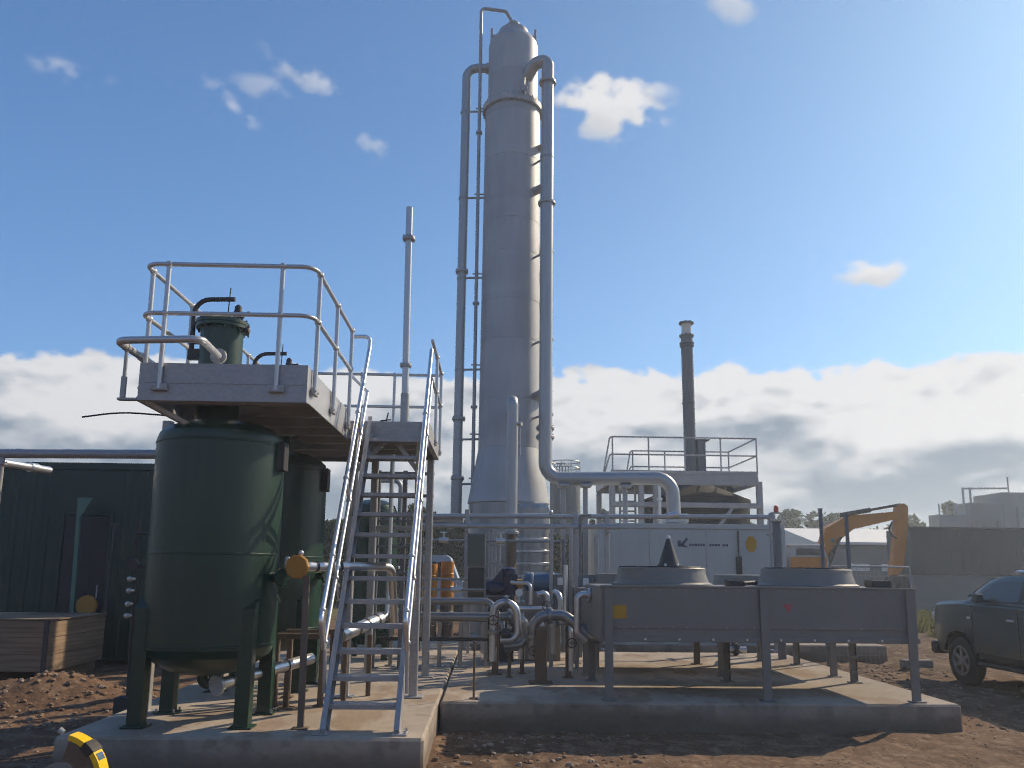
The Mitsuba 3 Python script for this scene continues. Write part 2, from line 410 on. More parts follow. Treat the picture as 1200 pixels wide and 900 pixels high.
gx, gy = axis_points(-3500, 3500, (-9, 12), 0.11), axis_points(-300, 4000, (4.5, 20), 0.11)
X, Y = np.meshgrid(gx, gy); Z = ground_height(X, Y)
nx = len(gx); i, j = np.meshgrid(np.arange(len(gy) - 1), np.arange(nx - 1), indexing="ij"); a = (i * nx + j).ravel()
ground = trimesh.Trimesh(np.stack([X.ravel(), Y.ravel(), Z.ravel()], -1), np.vstack([np.stack([a, a + 1, a + nx + 1], -1), np.stack([a, a + nx + 1, a + nx], -1)]), process=False)
structure("ground", ground, "soil", True)


def slab(x0, x1, y0, y1, z1, b=0.025):
    """A cast slab: rounded arrises, its edges slightly wavy."""
    n = 40
    bx = box(x0, x1, y0, y1, -0.4, z1, b)
    bx = bx.subdivide_to_size(0.5)
    v = np.array(bx.vertices); v += 0.008 * (np.stack([meshkit.fbm(v * 2.3 + k * 7, 3, k) for k in range(3)], -1) - 0.5) * (v[:, 2:3] > 0)
    bx.vertices = v
    return bx


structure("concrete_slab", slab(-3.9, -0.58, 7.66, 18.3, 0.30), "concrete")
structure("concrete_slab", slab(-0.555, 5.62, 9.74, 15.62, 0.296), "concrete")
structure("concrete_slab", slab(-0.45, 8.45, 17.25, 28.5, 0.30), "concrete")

# loose stones on the dirt
pebble = [trimesh.creation.icosphere(1, 1.0) for _ in range(5)]
for k, m in enumerate(pebble):
    m.vertices = m.vertices * (0.7 + 0.6 * rng.random((len(m.vertices), 1))) * np.array([1, 0.8, 0.6])
stones = []


def scatter(n, x0, x1, y0, y1, lo, hi):
    for _ in range(n):
        x, y = rng.uniform(x0, x1), rng.uniform(y0, y1)
        if (-3.95 < x < -0.55 and y > 7.66) or (-0.6 < x < 5.65 and 9.72 < y < 15.7) or (-0.5 < x < 8.5 and y > 17.2):
            continue
        s = lo + (hi - lo) * rng.random() ** 4
        m = pebble[rng.integers(5)].copy(); m.apply_scale(s); rot(m, rng.uniform(0, 360), (0, 0, 1), (0, 0, 0)); m.apply_translation((x, y, float(ground_height(np.array([x]), np.array([y]))[0]) + 0.15 * s)); stones.append(m)


scatter(450, -0.6, 1.6, 7.6, 9.75, 0.006, 0.04)
scatter(1600, 0.5, 8, 7.2, 9.75, 0.003, 0.014)
scatter(2600, -8.5, -3.9, 9.4, 12.6, 0.006, 0.045)
scatter(900, 5.6, 9, 9.5, 17, 0.01, 0.05)
scatter(300, -4.8, -3.9, 7.2, 10, 0.008, 0.03)
k = numbered("gravel"); scene[k] = mikit.ply(cat(stones), "stone", 40)
labels[k] = {"label": "loose stones and gravel strewn over the brown dirt", "category": "gravel", "kind": "stuff"}


# ================================================================ green tanks on the left slab
def green_tank(cx, cy, label, nozzle=True):
    t = thing("green_tank", label, "tank", None)
    R, z0, z1 = 0.645, 0.98, 3.11
    kx, cx0 = cx - 0.09, cx
    prof = [(0, 0.74), (0.18, 0.75), (0.38, 0.80), (0.51, 0.88), (0.605, 0.95), (R, 1.03), (R, z1 - 0.0), (R - 0.02, z1 + 0.07), (0.56, z1 + 0.13), (0.43, z1 + 0.19), (0.27, z1 + 0.225), (0, z1 + 0.235)]
    part(t, "shell", lathe((cx, cy, 0), prof, 72), "green_paint", 25)
    parts(t, "weld_band", [lathe((cx, cy, 0), [(R, z - 0.012), (R + 0.006, z - 0.006), (R + 0.006, z + 0.006), (R, z + 0.012)], 72) for z in (1.06, 1.95, 3.08)], "green_paint", 25)
    for sx in (-1, 1):
        for sy in (-1, 1):
            lx, ly = cx + sx * 0.505, cy + sy * 0.385
            m = [prism([(lx - 0.068, 0.30), (lx + 0.068, 0.30), (lx + 0.068, 1.52), (lx - 0.068, 1.52)], ly - 0.07, ly + 0.07, XZ)]
            # sloping top of the leg
            v = m[0].vertices; top = v[:, 2] > 1.5; v[top, 2] += np.where(v[top, 1] * sy > ly * sy, -0.10, 0.0); m[0].vertices = v
            m.append(box(lx - 0.11, lx + 0.11, ly - 0.11, ly + 0.11, 0.302, 0.318, 0.003))
            lg = part(t, "leg", m, "green_paint", 20)
            cp = box(lx - 0.085, lx + 0.085, ly - 0.10, ly + 0.09, 1.485, 1.497, 0.003); rot(cp, 28 * -sy, (1, 0, 0), (lx, ly, 1.49))
        part(lg, "cap_plate", cp, "pale_green", 20)
        parts(lg, "bolt", [tube((lx + bx, ly + by, 0.318), (lx + bx, ly + by, 0.35), 0.012, 6) for bx in (-0.09, 0.09) for by in (-0.085, 0.085)], "galvanised", 20)
    nk, cx = 0.222, kx
    # manway neck that rises through the platform, with lid, flange bolts, handle and swing davit
    part(t, "neck", lathe((cx, cy, 0), [(nk, 3.28), (nk, 4.36), (nk + 0.05, 4.365), (nk + 0.05, 4.40), (0, 4.40)], 48), "green_paint", 25)
    lid = part(t, "lid", [lathe((cx, cy, 0), [(0, 4.405), (nk + 0.055, 4.405), (nk + 0.055, 4.445), (nk + 0.03, 4.455), (0, 4.47)], 48)], "green_paint", 25)
    part(lid, "bolt", [tube((cx + (nk + 0.03) * math.cos(q), cy + (nk + 0.03) * math.sin(q), 4.335), (cx + (nk + 0.03) * math.cos(q), cy + (nk + 0.03) * math.sin(q), 4.475), 0.012, 6) for q in np.arange(16) * math.pi / 8], "dark_grey", 20)
    part(lid, "handle", pipe([(cx - 0.12, cy, 4.46), (cx - 0.12, cy, 4.55), (cx + 0.03, cy, 4.55), (cx + 0.03, cy, 4.46)], 0.01, 0.02, 8), "black_plastic")
    part(t, "lid_davit", [pipe([(cx - nk - 0.09, cy - 0.02, 4.02), (cx - nk - 0.09, cy - 0.02, 4.70), (cx + 0.12, cy - 0.02, 4.71)], 0.026, 0.17, 12), tube((cx + 0.05, cy - 0.02, 4.44), (cx + 0.065, cy - 0.02, 4.84), 0.007, 8),
                          box(cx - nk - 0.12, cx - nk + 0.02, cy - 0.05, cy + 0.01, 4.02, 4.14), box(cx - nk - 0.12, cx - nk + 0.02, cy - 0.05, cy + 0.01, 4.20, 4.235)], "dark_grey")
    part(t, "clamp", [ball((cx + nk + 0.06, cy - 0.06, 4.35), 0.035), tube((cx + nk + 0.02, cy - 0.06, 4.33), (cx + nk + 0.10, cy - 0.1, 4.33), 0.018, 8), tube((cx + nk + 0.08, cy - 0.06, 4.27), (cx + nk + 0.08, cy - 0.06, 4.40), 0.01, 8)], "dark_grey")
    vx = cx + 0.155
    part(t, "relief_valve", [lathe((vx, cy, 4.46), [(0, 0), (0.03, 0), (0.03, 0.05), (0.045, 0.06), (0.045, 0.12), (0.038, 0.13), (0.038, 0.17), (0.02, 0.19), (0, 0.20)], 16), tube((vx, cy, 4.56), (vx + 0.11, cy, 4.56), 0.014, 8),
                             ball((vx + 0.115, cy, 4.56), 0.022), tube((vx, cy, 4.515), (vx + 0.07, cy, 4.515), 0.016, 8)], "dark_grey")
    cx = cx0
    part(t, "lug", box(cx + 0.56, cx + 0.70, cy - 0.16, cy + 0.02, 2.82, 3.12), "dark_grey")
    part(t, "side_nozzle", [tube((cx + 0.58, cy - 0.1, 1.72), (cx + 0.76, cy - 0.2, 1.72), 0.05), flange((cx + 0.76, cy - 0.2, 1.72), 0.10, 0.025, (0.18, -0.1, 0), 8)], "green_paint")
    return t


green_tank(-2.86, 8.50, "large dark green tank on four legs, nearest the camera, its neck rising through the platform")
green_tank(-2.86, 10.75, "dark green tank half hidden behind the nearest one, under the rear of the steel platform")
t = thing("slim_green_tank", "slim green vessel seen between the treads of the steel stair", "tank")
part(t, "shell", lathe((-2.05, 14.2, 0), [(0, 0.5), (0.3, 0.55), (0.42, 0.7), (0.42, 2.75), (0.36, 2.9), (0.2, 2.99), (0, 3.02)], 40), "green_paint", 25)
part(t, "cap_pipe", pipe([(-2.05, 14.2, 2.95), (-2.05, 14.2, 3.35), (-1.6, 14.2, 3.35), (-1.6, 14.2, 2.6)], 0.04), "galvanised")
for sx in (-1, 1):
    for sy in (-1, 1):
        part(t, "leg", box(-2.05 + sx * 0.3 - 0.05, -2.05 + sx * 0.3 + 0.05, 14.2 + sy * 0.3 - 0.05, 14.2 + sy * 0.3 + 0.05, 0.302, 0.75), "green_paint")

# pipe out of the nearest tank's neck, round the left front of the platform
t = thing("overflow_pipe", "galvanised pipe looping from the tank neck around the left front corner of the platform", "pipe")
part(t, "pipe", pipe([(-2.88, 8.29, 4.0), (-2.77, 7.42, 3.955), (-3.56, 7.42, 3.925), (-3.64, 10.2, 3.90)], 0.036, 0.10), "galvanised_tube")
part(t, "flange", flange((-2.88, 8.235, 4.0), 0.085, 0.03, (0, 1, 0), 8), "galvanised")
parts(t, "coupling", [tube((-3.577, 8.0, 3.922), (-3.580, 8.10, 3.921), 0.045), tube((-3.566, 7.62, 3.924), (-3.568, 7.68, 3.924), 0.043)], "galvanised")
part(t, "bracket", [tube((-3.568, 7.66, 3.42), (-3.568, 7.66, 3.9), 0.018), tube((-3.568, 7.66, 3.42), (-3.568, 7.66, 3.63), 0.028), box(-3.61, -3.42, 7.63, 7.69, 3.395, 3.42)], "galvanised")

# pipe with flange under the nearest tank
t = thing("drain_pipe", "bright clad pipe ending in a blank flange under the nearest green tank", "pipe")
part(t, "pipe", tube((-2.70, 8.42, 0.655), (-2.02, 9.5, 0.80), 0.062), "bright_clad")
parts(t, "band", [tube(V(-2.70, 8.42, 0.655) + q * V(0.68, 1.08, 0.145) - V(0.68, 1.08, 0.145) * 0.008, V(-2.70, 8.42, 0.655) + q * V(0.68, 1.08, 0.145) + V(0.68, 1.08, 0.145) * 0.008, 0.066) for q in (0.12, 0.3, 0.5, 0.7)], "dark_grey")
part(t, "flange", flange((-2.715, 8.397, 0.652), 0.105, 0.03, (0.68, 1.08, 0.145)), "galvanised_tube")
part(t, "elbow", pipe([(-2.9, 8.5, 0.78), (-2.9, 8.5, 0.64), (-2.62, 8.55, 0.67)], 0.05), "green_paint")
part(t, "support", [box(-2.24, -2.18, 9.17, 9.23, 0.302, 0.70), box(-2.29, -2.13, 9.12, 9.28, 0.302, 0.312, 0.002)], "brown_steel")

# ================================================================ access platform
t = thing("access_platform", "galvanised steel platform with guardrails around the necks of the green tanks", "platform")
DZ = 3.65; X0, X1, Y0, Y1 = -3.40, -1.79, 7.60, 12.0
part(t, "front_beam", [channel((X0, Y0, 3.575), (X1, Y0, 3.575), 0.37, 0.07, 0.01, (0, 1, 0)), box(X0, X1, Y0 - 0.006, Y0, 3.56, 3.565, 0.001)], "galvanised", 20)
for i, (ya, yb) in enumerate(((Y0 + 0.004, 8.75), (8.77, 9.62), (9.64, 10.0))):
    part(t, "side_plate", box(X1 - 0.012, X1, ya, yb, 3.40, 3.76, 0.003), "galvanised_tube", 20)
part(t, "side_plate", box(X0, X0 + 0.012, Y0 + 0.004, Y1, 3.40, 3.76, 0.003), "galvanised_tube", 20)
part(t, "rear_beam", channel((X1, Y1, 3.575), (X0, Y1, 3.575), 0.37, 0.07, 0.01, (0, -1, 0)), "galvanised", 20)
for y in np.arange(8.05, 11.9, 0.62):   # deck bearers, left out where a tank neck passes
    segs = [(X0 + 0.015, X1 - 0.015)]
    for ty in (8.5, 10.75):
        if abs(y - ty) < 0.33:
            segs = [(X0 + 0.015, -3.25), (-2.55, X1 - 0.015)]
    for xa, xb in segs:
        part(t, "bearer", channel((xa, y, 3.52), (xb, y, 3.52), 0.14, 0.06, 0.008, (0, 1, 0)), "galvanised", 20)
deck = Polygon([(X0 + 0.015, Y0 + 0.08), (X1 - 0.015, Y0 + 0.08), (X1 - 0.015, Y1 - 0.08), (X0 + 0.015, Y1 - 0.08)])
for cx, cy in ((-2.95, 8.50), (-2.95, 10.75)):
    deck = deck.difference(Point(cx, cy).buffer(0.30, 24))
part(t, "deck", prism(deck, DZ - 0.045, DZ, XY), "galvanised_tube", 20)
part(t, "deck", box(-1.80, -0.80, 9.98, 11.95, DZ - 0.045, DZ, 0.003), "galvanised", 20)
part(t, "landing_beam", channel((-1.80, 9.97, 3.54), (-0.80, 9.97, 3.54), 0.22, 0.06, 0.01, (0, 1, 0)), "galvanised", 20)
part(t, "landing_beam", channel((-0.79, 11.95, 3.54), (-0.79, 9.95, 3.54), 0.22, 0.06, 0.01, (-1, 0, 0)), "galvanised", 20)
part(t, "landing_beam", channel((-1.80, 11.97, 3.54), (-0.80, 11.97, 3.54), 0.22, 0.06, 0.01, (0, -1, 0)), "galvanised", 20)
for y in (10.5, 11.0, 11.5):
    part(t, "bearer", channel((-1.79, y, 3.52), (-0.80, y, 3.52), 0.14, 0.06, 0.008, (0, 1, 0)), "galvanised", 20)
for lx, ly in ((-3.62, 8.92), (-3.40, 11.85), (-1.72, 10.02), (-0.90, 10.02), (-1.72, 11.85), (-0.90, 11.85)):
    part(t, "leg", [bar((lx, ly, 0.31), (lx, ly, 3.42), 0.10, 0.10, (0, 1, 0)), box(lx - 0.12, lx + 0.12, ly - 0.12, ly + 0.12, 0.302, 0.318, 0.003)], "galvanised", 20)
for z in (2.4, 1.35):
    part(t, "cross_beam", bar((-1.72, 11.85, z), (-0.90, 11.85, z), 0.07, 0.07), "galvanised", 20)
part(t, "brace", [bar((-3.46, 7.72, 3.44), (-3.0, 8.05, 3.20), 0.07, 0.05)], "galvanised", 20)
part(t, "knee_brace", [bar((-1.72, 10.02, 3.0), (-1.35, 10.02, 3.40), 0.06, 0.06)], "galvanised", 20)
part(t, "knee_brace", [bar((-0.90, 10.02, 3.0), (-1.2, 10.02, 3.40), 0.06, 0.06)], "galvanised", 20)
g = part(t, "top_rail", [pipe([(X1 + 0.03, 9.70, 4.74), (X1 + 0.03, Y0 - 0.03, 4.75), (X0 - 0.03, Y0 - 0.03, 4.75), (X0 - 0.03, Y1, 4.75), (-0.80, Y1 + 0.02, 4.75)], 0.0225, 0.14, 12)], "galvanised_tube")
part(t, "mid_rail", [pipe([(X1 + 0.03, 9.70, 4.24), (X1 + 0.03, Y0 - 0.03, 4.25), (X0 - 0.03, Y0 - 0.03, 4.25), (X0 - 0.03, Y1, 4.25), (-0.80, Y1 + 0.02, 4.25)], 0.0225, 0.14, 12)], "galvanised_tube")


def guard_post(x, y, z0, side, par=t, h=1.1, r=0.023):
    zt = 3.65 + h
    ms = [tube((x, y, z0), (x, y, zt), r, 12), ball((x, y, zt), 1.55 * r), ball((x, y, zt - 0.5), 1.55 * r)]
    k = part(par, "post", ms, "galvanised_tube")
    sx, sy = side
    if sx or sy:
        b = box(x - (0.075 if sy else 0.02), x + (0.075 if sy else 0.02), y - (0.075 if sx else 0.02), y + (0.075 if sx else 0.02), z0 - 0.02, z0 + 0.05)
        part(k, "bracket", [b] + [tube((x + (q if sy else -0.03 * sx), y + (q if sx else -0.03 * sy), z0 + 0.015), (x + (q if sy else 0.03 * sx), y + (q if sx else 0.03 * sy), z0 + 0.015), 0.012, 6) for q in (-0.055, 0.055)], "galvanised", 20)
    return k


for x in (-3.19, -2.08):
    guard_post(x, Y0 - 0.03, 3.50, (0, 1))
for y in (7.80, 8.75, 9.70):
    guard_post(X1 + 0.03, y, 3.52, (1, 0))
for y in (7.78, 8.85, 9.95, 11.0):
    guard_post(X0 - 0.03, y, 3.52, (1, 0))
for x in (-3.0, -2.0, -1.5):
    guard_post(x, Y1 + 0.02, 3.52, (0, 1))
guard_post(-0.78, 11.9, 3.52, (1, 0)); guard_post(-0.78, 10.95, 3.52, (1, 0))
part(t, "top_rail", pipe([(-0.78, 11.95, 4.75), (-0.78, 10.0, 4.72)], 0.0225, None, 12), "galvanised_tube")
part(t, "mid_rail", pipe([(-0.78, 11.95, 4.25), (-0.78, 10.0, 4.22)], 0.0225, None, 12), "galvanised_tube")

# ================================================================ stair
t = thing("steel_stair", "steep galvanised steel stair with bright handrails leading up to the platform", "stair")
F0, F1 = V(0, 7.84, 0.305), V(0, 9.95, 3.64); sdir = (F1 - F0) / np.linalg.norm(F1 - F0)
for x, o in ((-1.545, 1), (-0.815, -1)):
    m = channel(F0 + V(x, 0, 0), F1 + V(x, 0, 0), 0.20, 0.05, 0.008, (o, 0, 0))
    m = trimesh.intersections.slice_mesh_plane(m, (0, 0, 1), (0, 0, 0.303), cap=True) if False else m
    part(t, "stringer", m, "galvanised", 20)
    fp = part(t, "foot_plate", box(x - 0.07, x + 0.07, 7.75, 7.97, 0.302, 0.316, 0.003), "galvanised", 20)
    parts(fp, "bolt", [tube((x + 0.05, y, 0.31), (x + 0.05, y, 0.345), 0.012, 6) for y in (7.79, 7.93)], "galvanised", 20)
for k in range(1, 14):
    z = 0.305 + 3.34 * k / 14; y = 7.84 + 2.11 * (z - 0.305) / 3.335
    m = [box(-1.535, -0.825, y - 0.03, y + 0.19, z - 0.012, z, 0.003), box(-1.535, -0.825, y - 0.03, y - 0.022, z - 0.045, z, 0.002), box(-1.535, -0.825, y + 0.182, y + 0.19, z - 0.045, z, 0.002)]
    part(t, "tread", m, "galvanised", 20)
for x in (-1.575, -0.785):
    a0, a1 = V(x, 7.72, 1.33), V(x, 9.93, 4.58); b0, b1 = V(x, 7.92, 1.06), V(x, 9.93, 4.02)
    h = part(t, "handrail", [pipe([b0, a0, a1] + ([(x, 9.97, 4.75), (x - 0.24, 9.97, 4.75)] if x < -1 else []), 0.025, 0.07, 14)], "bright_rail")
    part(t, "mid_rail", [pipe([b0, b1] + ([(x - 0.24, 9.93, 4.25)] if x < -1 else [(x, 10.1, 4.25)]), 0.0215, 0.05, 14)], "bright_rail")
    for q in (0.10, 0.36, 0.63, 0.9):
        s = F0 + (F1 - F0) * q + V(x, 0, 0); nrm = V(0, -sdir[2], sdir[1])
        top = a0 + (a1 - a0) * np.clip((s[1] - 0.46 - a0[1]) / (a1[1] - a0[1]), 0.03, 1); md = b0 + (b1 - b0) * np.clip((s[1] - 0.23 - b0[1]) / (b1[1] - b0[1]), 0.02, 1)
        part(t, "stanchion", [tube(s, md, 0.018, 10), tube(md, top, 0.018, 10), ball(top, 0.034), ball(md, 0.034)], "galvanised_tube")

# vent pole that stands on the landing
t = thing("vent_pole", "tall thin galvanised vent pipe standing on the rear of the stair landing", "pipe")
part(t, "pipe", tube((-1.25, 11.3, 3.65), (-1.28, 11.3, 7.15), 0.05, 16), "galvanised_tube")
part(t, "sleeve", tube((-1.25, 11.3, 3.652), (-1.255, 11.3, 4.30), 0.062, 16), "galvanised")
part(t, "flange", flange((-1.275, 11.3, 6.66), 0.095, 0.05), "galvanised")
part(t, "flange", flange((-1.26, 11.3, 4.72), 0.085, 0.04), "galvanised")
t = thing("valve", "dark hand valve on a short pipe at the rear of the stair landing", "valve")
part(t, "body", [tube((-1.82, 11.75, 3.86), (-1.28, 11.75, 3.84), 0.045), tube((-1.72, 11.75, 3.86), (-1.64, 11.75, 3.86), 0.095), lathe((-1.58, 11.75, 3.84), [(0, 0), (0.06, 0), (0.07, 0.06), (0.035, 0.1), (0, 0.1)], 14), flange((-1.48, 11.75, 3.85), 0.08, 0.03, (1, 0, 0))], "dark_grey")
part(t, "lever", [tube((-1.58, 11.75, 3.93), (-1.54, 11.72, 4.1), 0.01, 8), tube((-1.66, 11.75, 3.98), (-1.5, 11.75, 4.0), 0.01, 8)], "dark_grey")
part(t, "support", box(-1.75, -1.70, 11.72, 11.78, 3.651, 3.82), "galvanised")

# ================================================================ left: yellow-capped pipe, pipe frames, overhead pipe
t = thing("capped_pipe", "bright clad pipe with a round yellow flange cover on a brown post beside the stair", "pipe")
part(t, "pipe", tube((-1.93, 8.32, 1.83), (-1.52, 8.72, 1.84), 0.05), "bright_clad")
part(t, "pipe", pipe([(-1.52, 8.72, 1.84), (-1.1, 9.13, 1.84), (-1.1, 9.6, 1.2)], 0.045), "steel_pipe")
parts(t, "band", [tube(V(-1.93, 8.32, 1.83) + q * V(0.41, 0.4, 0.01), V(-1.93, 8.32, 1.83) + (q + 0.05) * V(0.41, 0.4, 0.01), 0.055) for q in (0.3, 0.55, 0.8)], "dark_grey")
part(t, "flange_cover", lathe((-1.955, 8.25, 1.83), [(0, 0), (0.112, 0), (0.122, 0.012), (0.122, 0.05), (0.115, 0.055), (0, 0.055)], 10, (0.12, 1, 0.02)), "ochre_plastic", 20, "round ochre yellow flange cover")
part(t, "valve", [ball((-1.94, 8.36, 1.97), 0.03), tube((-2.09, 8.4, 1.72), (-2.09, 8.4, 1.93), 0.028), ball((-2.08, 8.4, 1.76), 0.04), ball((-2.08, 8.4, 1.90), 0.035)], "steel_pipe")
part(t, "post", [channel((-1.79, 8.06, 0.31), (-1.86, 8.30, 1.74), 0.06, 0.04, 0.008, (0, 1, 0)), box(-1.87, -1.71, 8.0, 8.12, 0.302, 0.316, 0.003)], "brown_steel", 20)
t = thing("pipe_support", "low brown steel support table between the rear green tank and the stair", "support")
part(t, "top_bar", bar((-2.42, 9.35, 1.06), (-1.83, 9.35, 1.06), 0.08, 0.06), "brown_steel", 20)
part(t, "top_bar", bar((-2.42, 9.95, 1.06), (-1.83, 9.95, 1.06), 0.08, 0.06), "brown_steel", 20)
for x in (-2.38, -1.87):
    for y in (9.35, 9.95):
        part(t, "leg", [bar((x, y, 0.302), (x, y, 1.03), 0.06, 0.06, (0, 1, 0)), box(x - 0.07, x + 0.07, y - 0.07, y + 0.07, 0.302, 0.314, 0.003)], "brown_steel", 20)
t = thing("clad_pipe", "short bright clad pipe sloping up behind the stair stringer", "pipe")
part(t, "pipe", tube((-1.70, 9.5, 1.05), (-1.36, 10.3, 1.20), 0.075), "bright_clad")
parts(t, "band", [tube(V(-1.70, 9.5, 1.05) + q * V(0.34, 0.8, 0.15), V(-1.70, 9.5, 1.05) + (q + 0.04) * V(0.34, 0.8, 0.15), 0.08) for q in (0.35, 0.6, 0.85)], "dark_grey")
part(t, "elbow", pipe([(-1.36, 10.3, 1.20), (-1.3, 10.45, 1.23), (-1.3, 10.5, 1.5), (-1.3, 10.5, 3.3)], 0.03), "steel_pipe")
for x, y in ((-1.66, 9.62), (-1.45, 10.1)):
    part(t, "post", bar((x, y, 0.302), (x, y, 1.02), 0.055, 0.055, (0, 1, 0)), "brown_steel", 20)

t = thing("overhead_pipe", "grey overhead pipe on a post at the left edge, crossing to the green tank", "pipe")
part(t, "pipe", tube((-8.5, 9.0, 3.02), (-3.4, 9.0, 3.06), 0.052), "galvanised")
part(t, "post", [tube((-5.46, 9.0, -0.15), (-5.46, 9.0, 3.0), 0.035), flange((-5.46, 9.0, 2.93), 0.06, 0.03)], "galvanised")
part(t, "branch_pipe", [tube((-6.22, 9.1, 3.06), (-6.02, 11.0, 3.09), 0.05), tube((-6.06, 10.6, 3.083), (-6.045, 10.75, 3.086), 0.062)], "bright_clad")
single("aerial_rod", "thin dark rod sticking out to the left under the platform", "rod", sweep(bent([(-4.62, 9.0, 3.47), (-4.2, 9.0, 3.535), (-3.0, 9.0, 3.46)], 3, 5), 0.010, 8), "dark_grey")

# ================================================================ green cabin, crate, left clutter
t = thing("green_cabin", "dark green steel plant cabin at the left behind the timber crate", "cabin")
CX0, CX1, CY0, CY1, CZ = -12.9, -4.7, 15.6, 19.0, 3.77
part(t, "body", box(CX0, CX1, CY0, CY1, 0.05, CZ - 0.1, 0.02), "cabin_green", 20)
parts(t, "roof_rim", [box(CX0 - 0.02, CX1 + 0.02, CY0 - 0.03, CY0 + 0.1, CZ - 0.14, CZ, 0.01), box(CX0 - 0.02, CX1 + 0.02, CY1 - 0.1, CY1 + 0.03, CZ - 0.14, CZ, 0.01), box(CX1 - 0.08, CX1 + 0.022, CY0 + 0.1, CY1 - 0.1, CZ - 0.14, CZ, 0.01)], "cabin_green", 20)
for k in range(26):
    x = CX0 + 0.12 + k * 0.3
    if -8.4 < x < -7.1 or -6.6 < x < -5.4:
        continue
    part(t, "rib", prism([(x, CY0 + 0.01), (x + 0.04, CY0 - 0.026), (x + 0.13, CY0 - 0.026), (x + 0.17, CY0 + 0.01)], 0.15, CZ - 0.15, XY), "cabin_green", 20)
for x0, x1 in ((-8.12, -7.28), (-6.35, -5.55)):
    d = part(t, "door", [box(x0, x1, CY0 - 0.03, CY0 - 0.003, 0.30, 2.75, 0.01)], "door_dark", 20, "darker door leaf")
    parts(d, "frame", [box(x0 - 0.06, x0 - 0.005, CY0 - 0.05, CY0 - 0.002, 0.25, 2.82), box(x1 + 0.005, x1 + 0.06, CY0 - 0.05, CY0 - 0.002, 0.25, 2.82), box(x0 - 0.004, x1 + 0.004, CY0 - 0.05, CY0 - 0.002, 2.76, 2.82)], "cabin_green", 20)
    part(d, "handle", [tube((x1 - 0.1, CY0 - 0.07, 1.2), (x1 - 0.1, CY0 - 0.07, 1.45), 0.012, 8), tube((x1 - 0.1, CY0 - 0.07, 1.33), (x1 - 0.1, CY0 - 0.02, 1.33), 0.012, 8)], "galvanised")
t = thing("gusset_post", "pale green post with a triangular gusset at its top in front of the cabin", "post")
part(t, "shaft", channel((-7.62, 15.2, -0.1), (-7.70, 15.2, 3.05), 0.07, 0.05, 0.008, (0, 1, 0)), "pale_green", 20)
part(t, "gusset", prism([(-7.72, 3.06), (-7.45, 3.06), (-7.68, 2.65)], 15.185, 15.21, XZ), "pale_green", 20)
t = thing("slim_post", "slim dark post just right of the pale green gusset post", "post")
part(t, "shaft", bar((-7.08, 15.25, -0.1), (-7.03, 15.25, 2.55), 0.05, 0.05, (0, 1, 0)), "dark_grey", 20)
part(t, "cap", box(-7.09, -6.97, 15.21, 15.29, 2.552, 2.60), "dark_grey", 20)
t = thing("capped_stub", "ochre round flange cover on a pipe stub above the right end of the timber crate", "pipe")
part(t, "flange_cover", lathe((-7.40, 15.2, 1.08), [(0, 0), (0.17, 0), (0.19, 0.02), (0.19, 0.07), (0.17, 0.08), (0, 0.08)], 12, (0, 1, 0)), "ochre_plastic", 20)
part(t, "pipe", pipe([(-7.40, 15.28, 1.08), (-7.40, 15.46, 1.08), (-7.40, 15.46, -0.1)], 0.09, 0.1), "dark_grey")
part(t, "flange", flange((-7.40, 15.3, 1.08), 0.16, 0.03, (0, 1, 0)), "dark_grey")
t = thing("timber_crate", "long low timber packing crate on the dirt at the left edge", "crate")
BX0, BX1, BY0, BY1, BZ0, BZ1 = -8.7, -6.90, 13.15, 14.95, 0.16, 0.95
for k in range(3):
    z = BZ0 + k * (BZ1 - BZ0) / 3; zz = z + (BZ1 - BZ0) / 3 - 0.006
    part(t, "plank", box(BX0, BX1, BY0, BY0 + 0.022, z, zz, 0.004), "timber", 20)
    part(t, "plank", box(BX0, BX1, BY1 - 0.022, BY1, z, zz, 0.004), "timber", 20)
    part(t, "plank", box(BX1 - 0.024, BX1, BY0 + 0.023, BY1 - 0.023, z, zz, 0.004), "timber", 20)
for k in range(9):
    y = BY0 + k * (BY1 - BY0) / 9
    part(t, "lid_plank", box(BX0 - 0.03, BX1 + 0.03, y - 0.01, y + (BY1 - BY0) / 9 - 0.016, BZ1, BZ1 + 0.022, 0.004), "timber", 20)
for x in (-6.965,):
    part(t, "batten", box(x - 0.035, x + 0.035, BY0 - 0.024, BY0 - 0.002, BZ0 - 0.02, BZ1 - 0.004, 0.004), "dark_grey", 20)
for x in (-8.4, -7.7, -7.05):
    part(t, "skid", box(x - 0.05, x + 0.05, BY0 + 0.03, BY1 - 0.03, -0.02, BZ0 - 0.002, 0.005), "timber", 20)
t = thing("valve_manifold", "dark column of small valves left of the nearest green tank", "valve")
part(t, "riser", tube((-4.36, 10.2, 0.25), (-4.42, 10.2, 2.35), 0.018, 10), "dark_grey")
for z in (1.22, 1.36, 1.52, 1.66):
    part(t, "tap", [tube((-4.40, 10.2, z), (-4.40, 10.08, z), 0.02, 8), ball((-4.40, 10.07, z), 0.032)], "steel_pipe")
part(t, "gauge", lathe((-4.42, 10.16, 1.83), [(0, 0), (0.075, 0), (0.085, 0.015), (0.085, 0.05), (0, 0.05)], 20, (0, -1, 0)), "dark_grey")
parts(t, "branch", [tube((-4.42, 10.2, 2.22), (-4.15, 10.2, 2.22), 0.014, 8), tube((-4.5, 10.2, 1.83), (-4.2, 10.2, 1.80), 0.02, 8), ball((-4.42, 10.18, 2.12), 0.03), ball((-4.24, 10.18, 1.72), 0.035)], "dark_grey")
part(t, "base", [box(-4.48, -4.26, 10.1, 10.3, -0.1, 0.26)], "dark_grey")

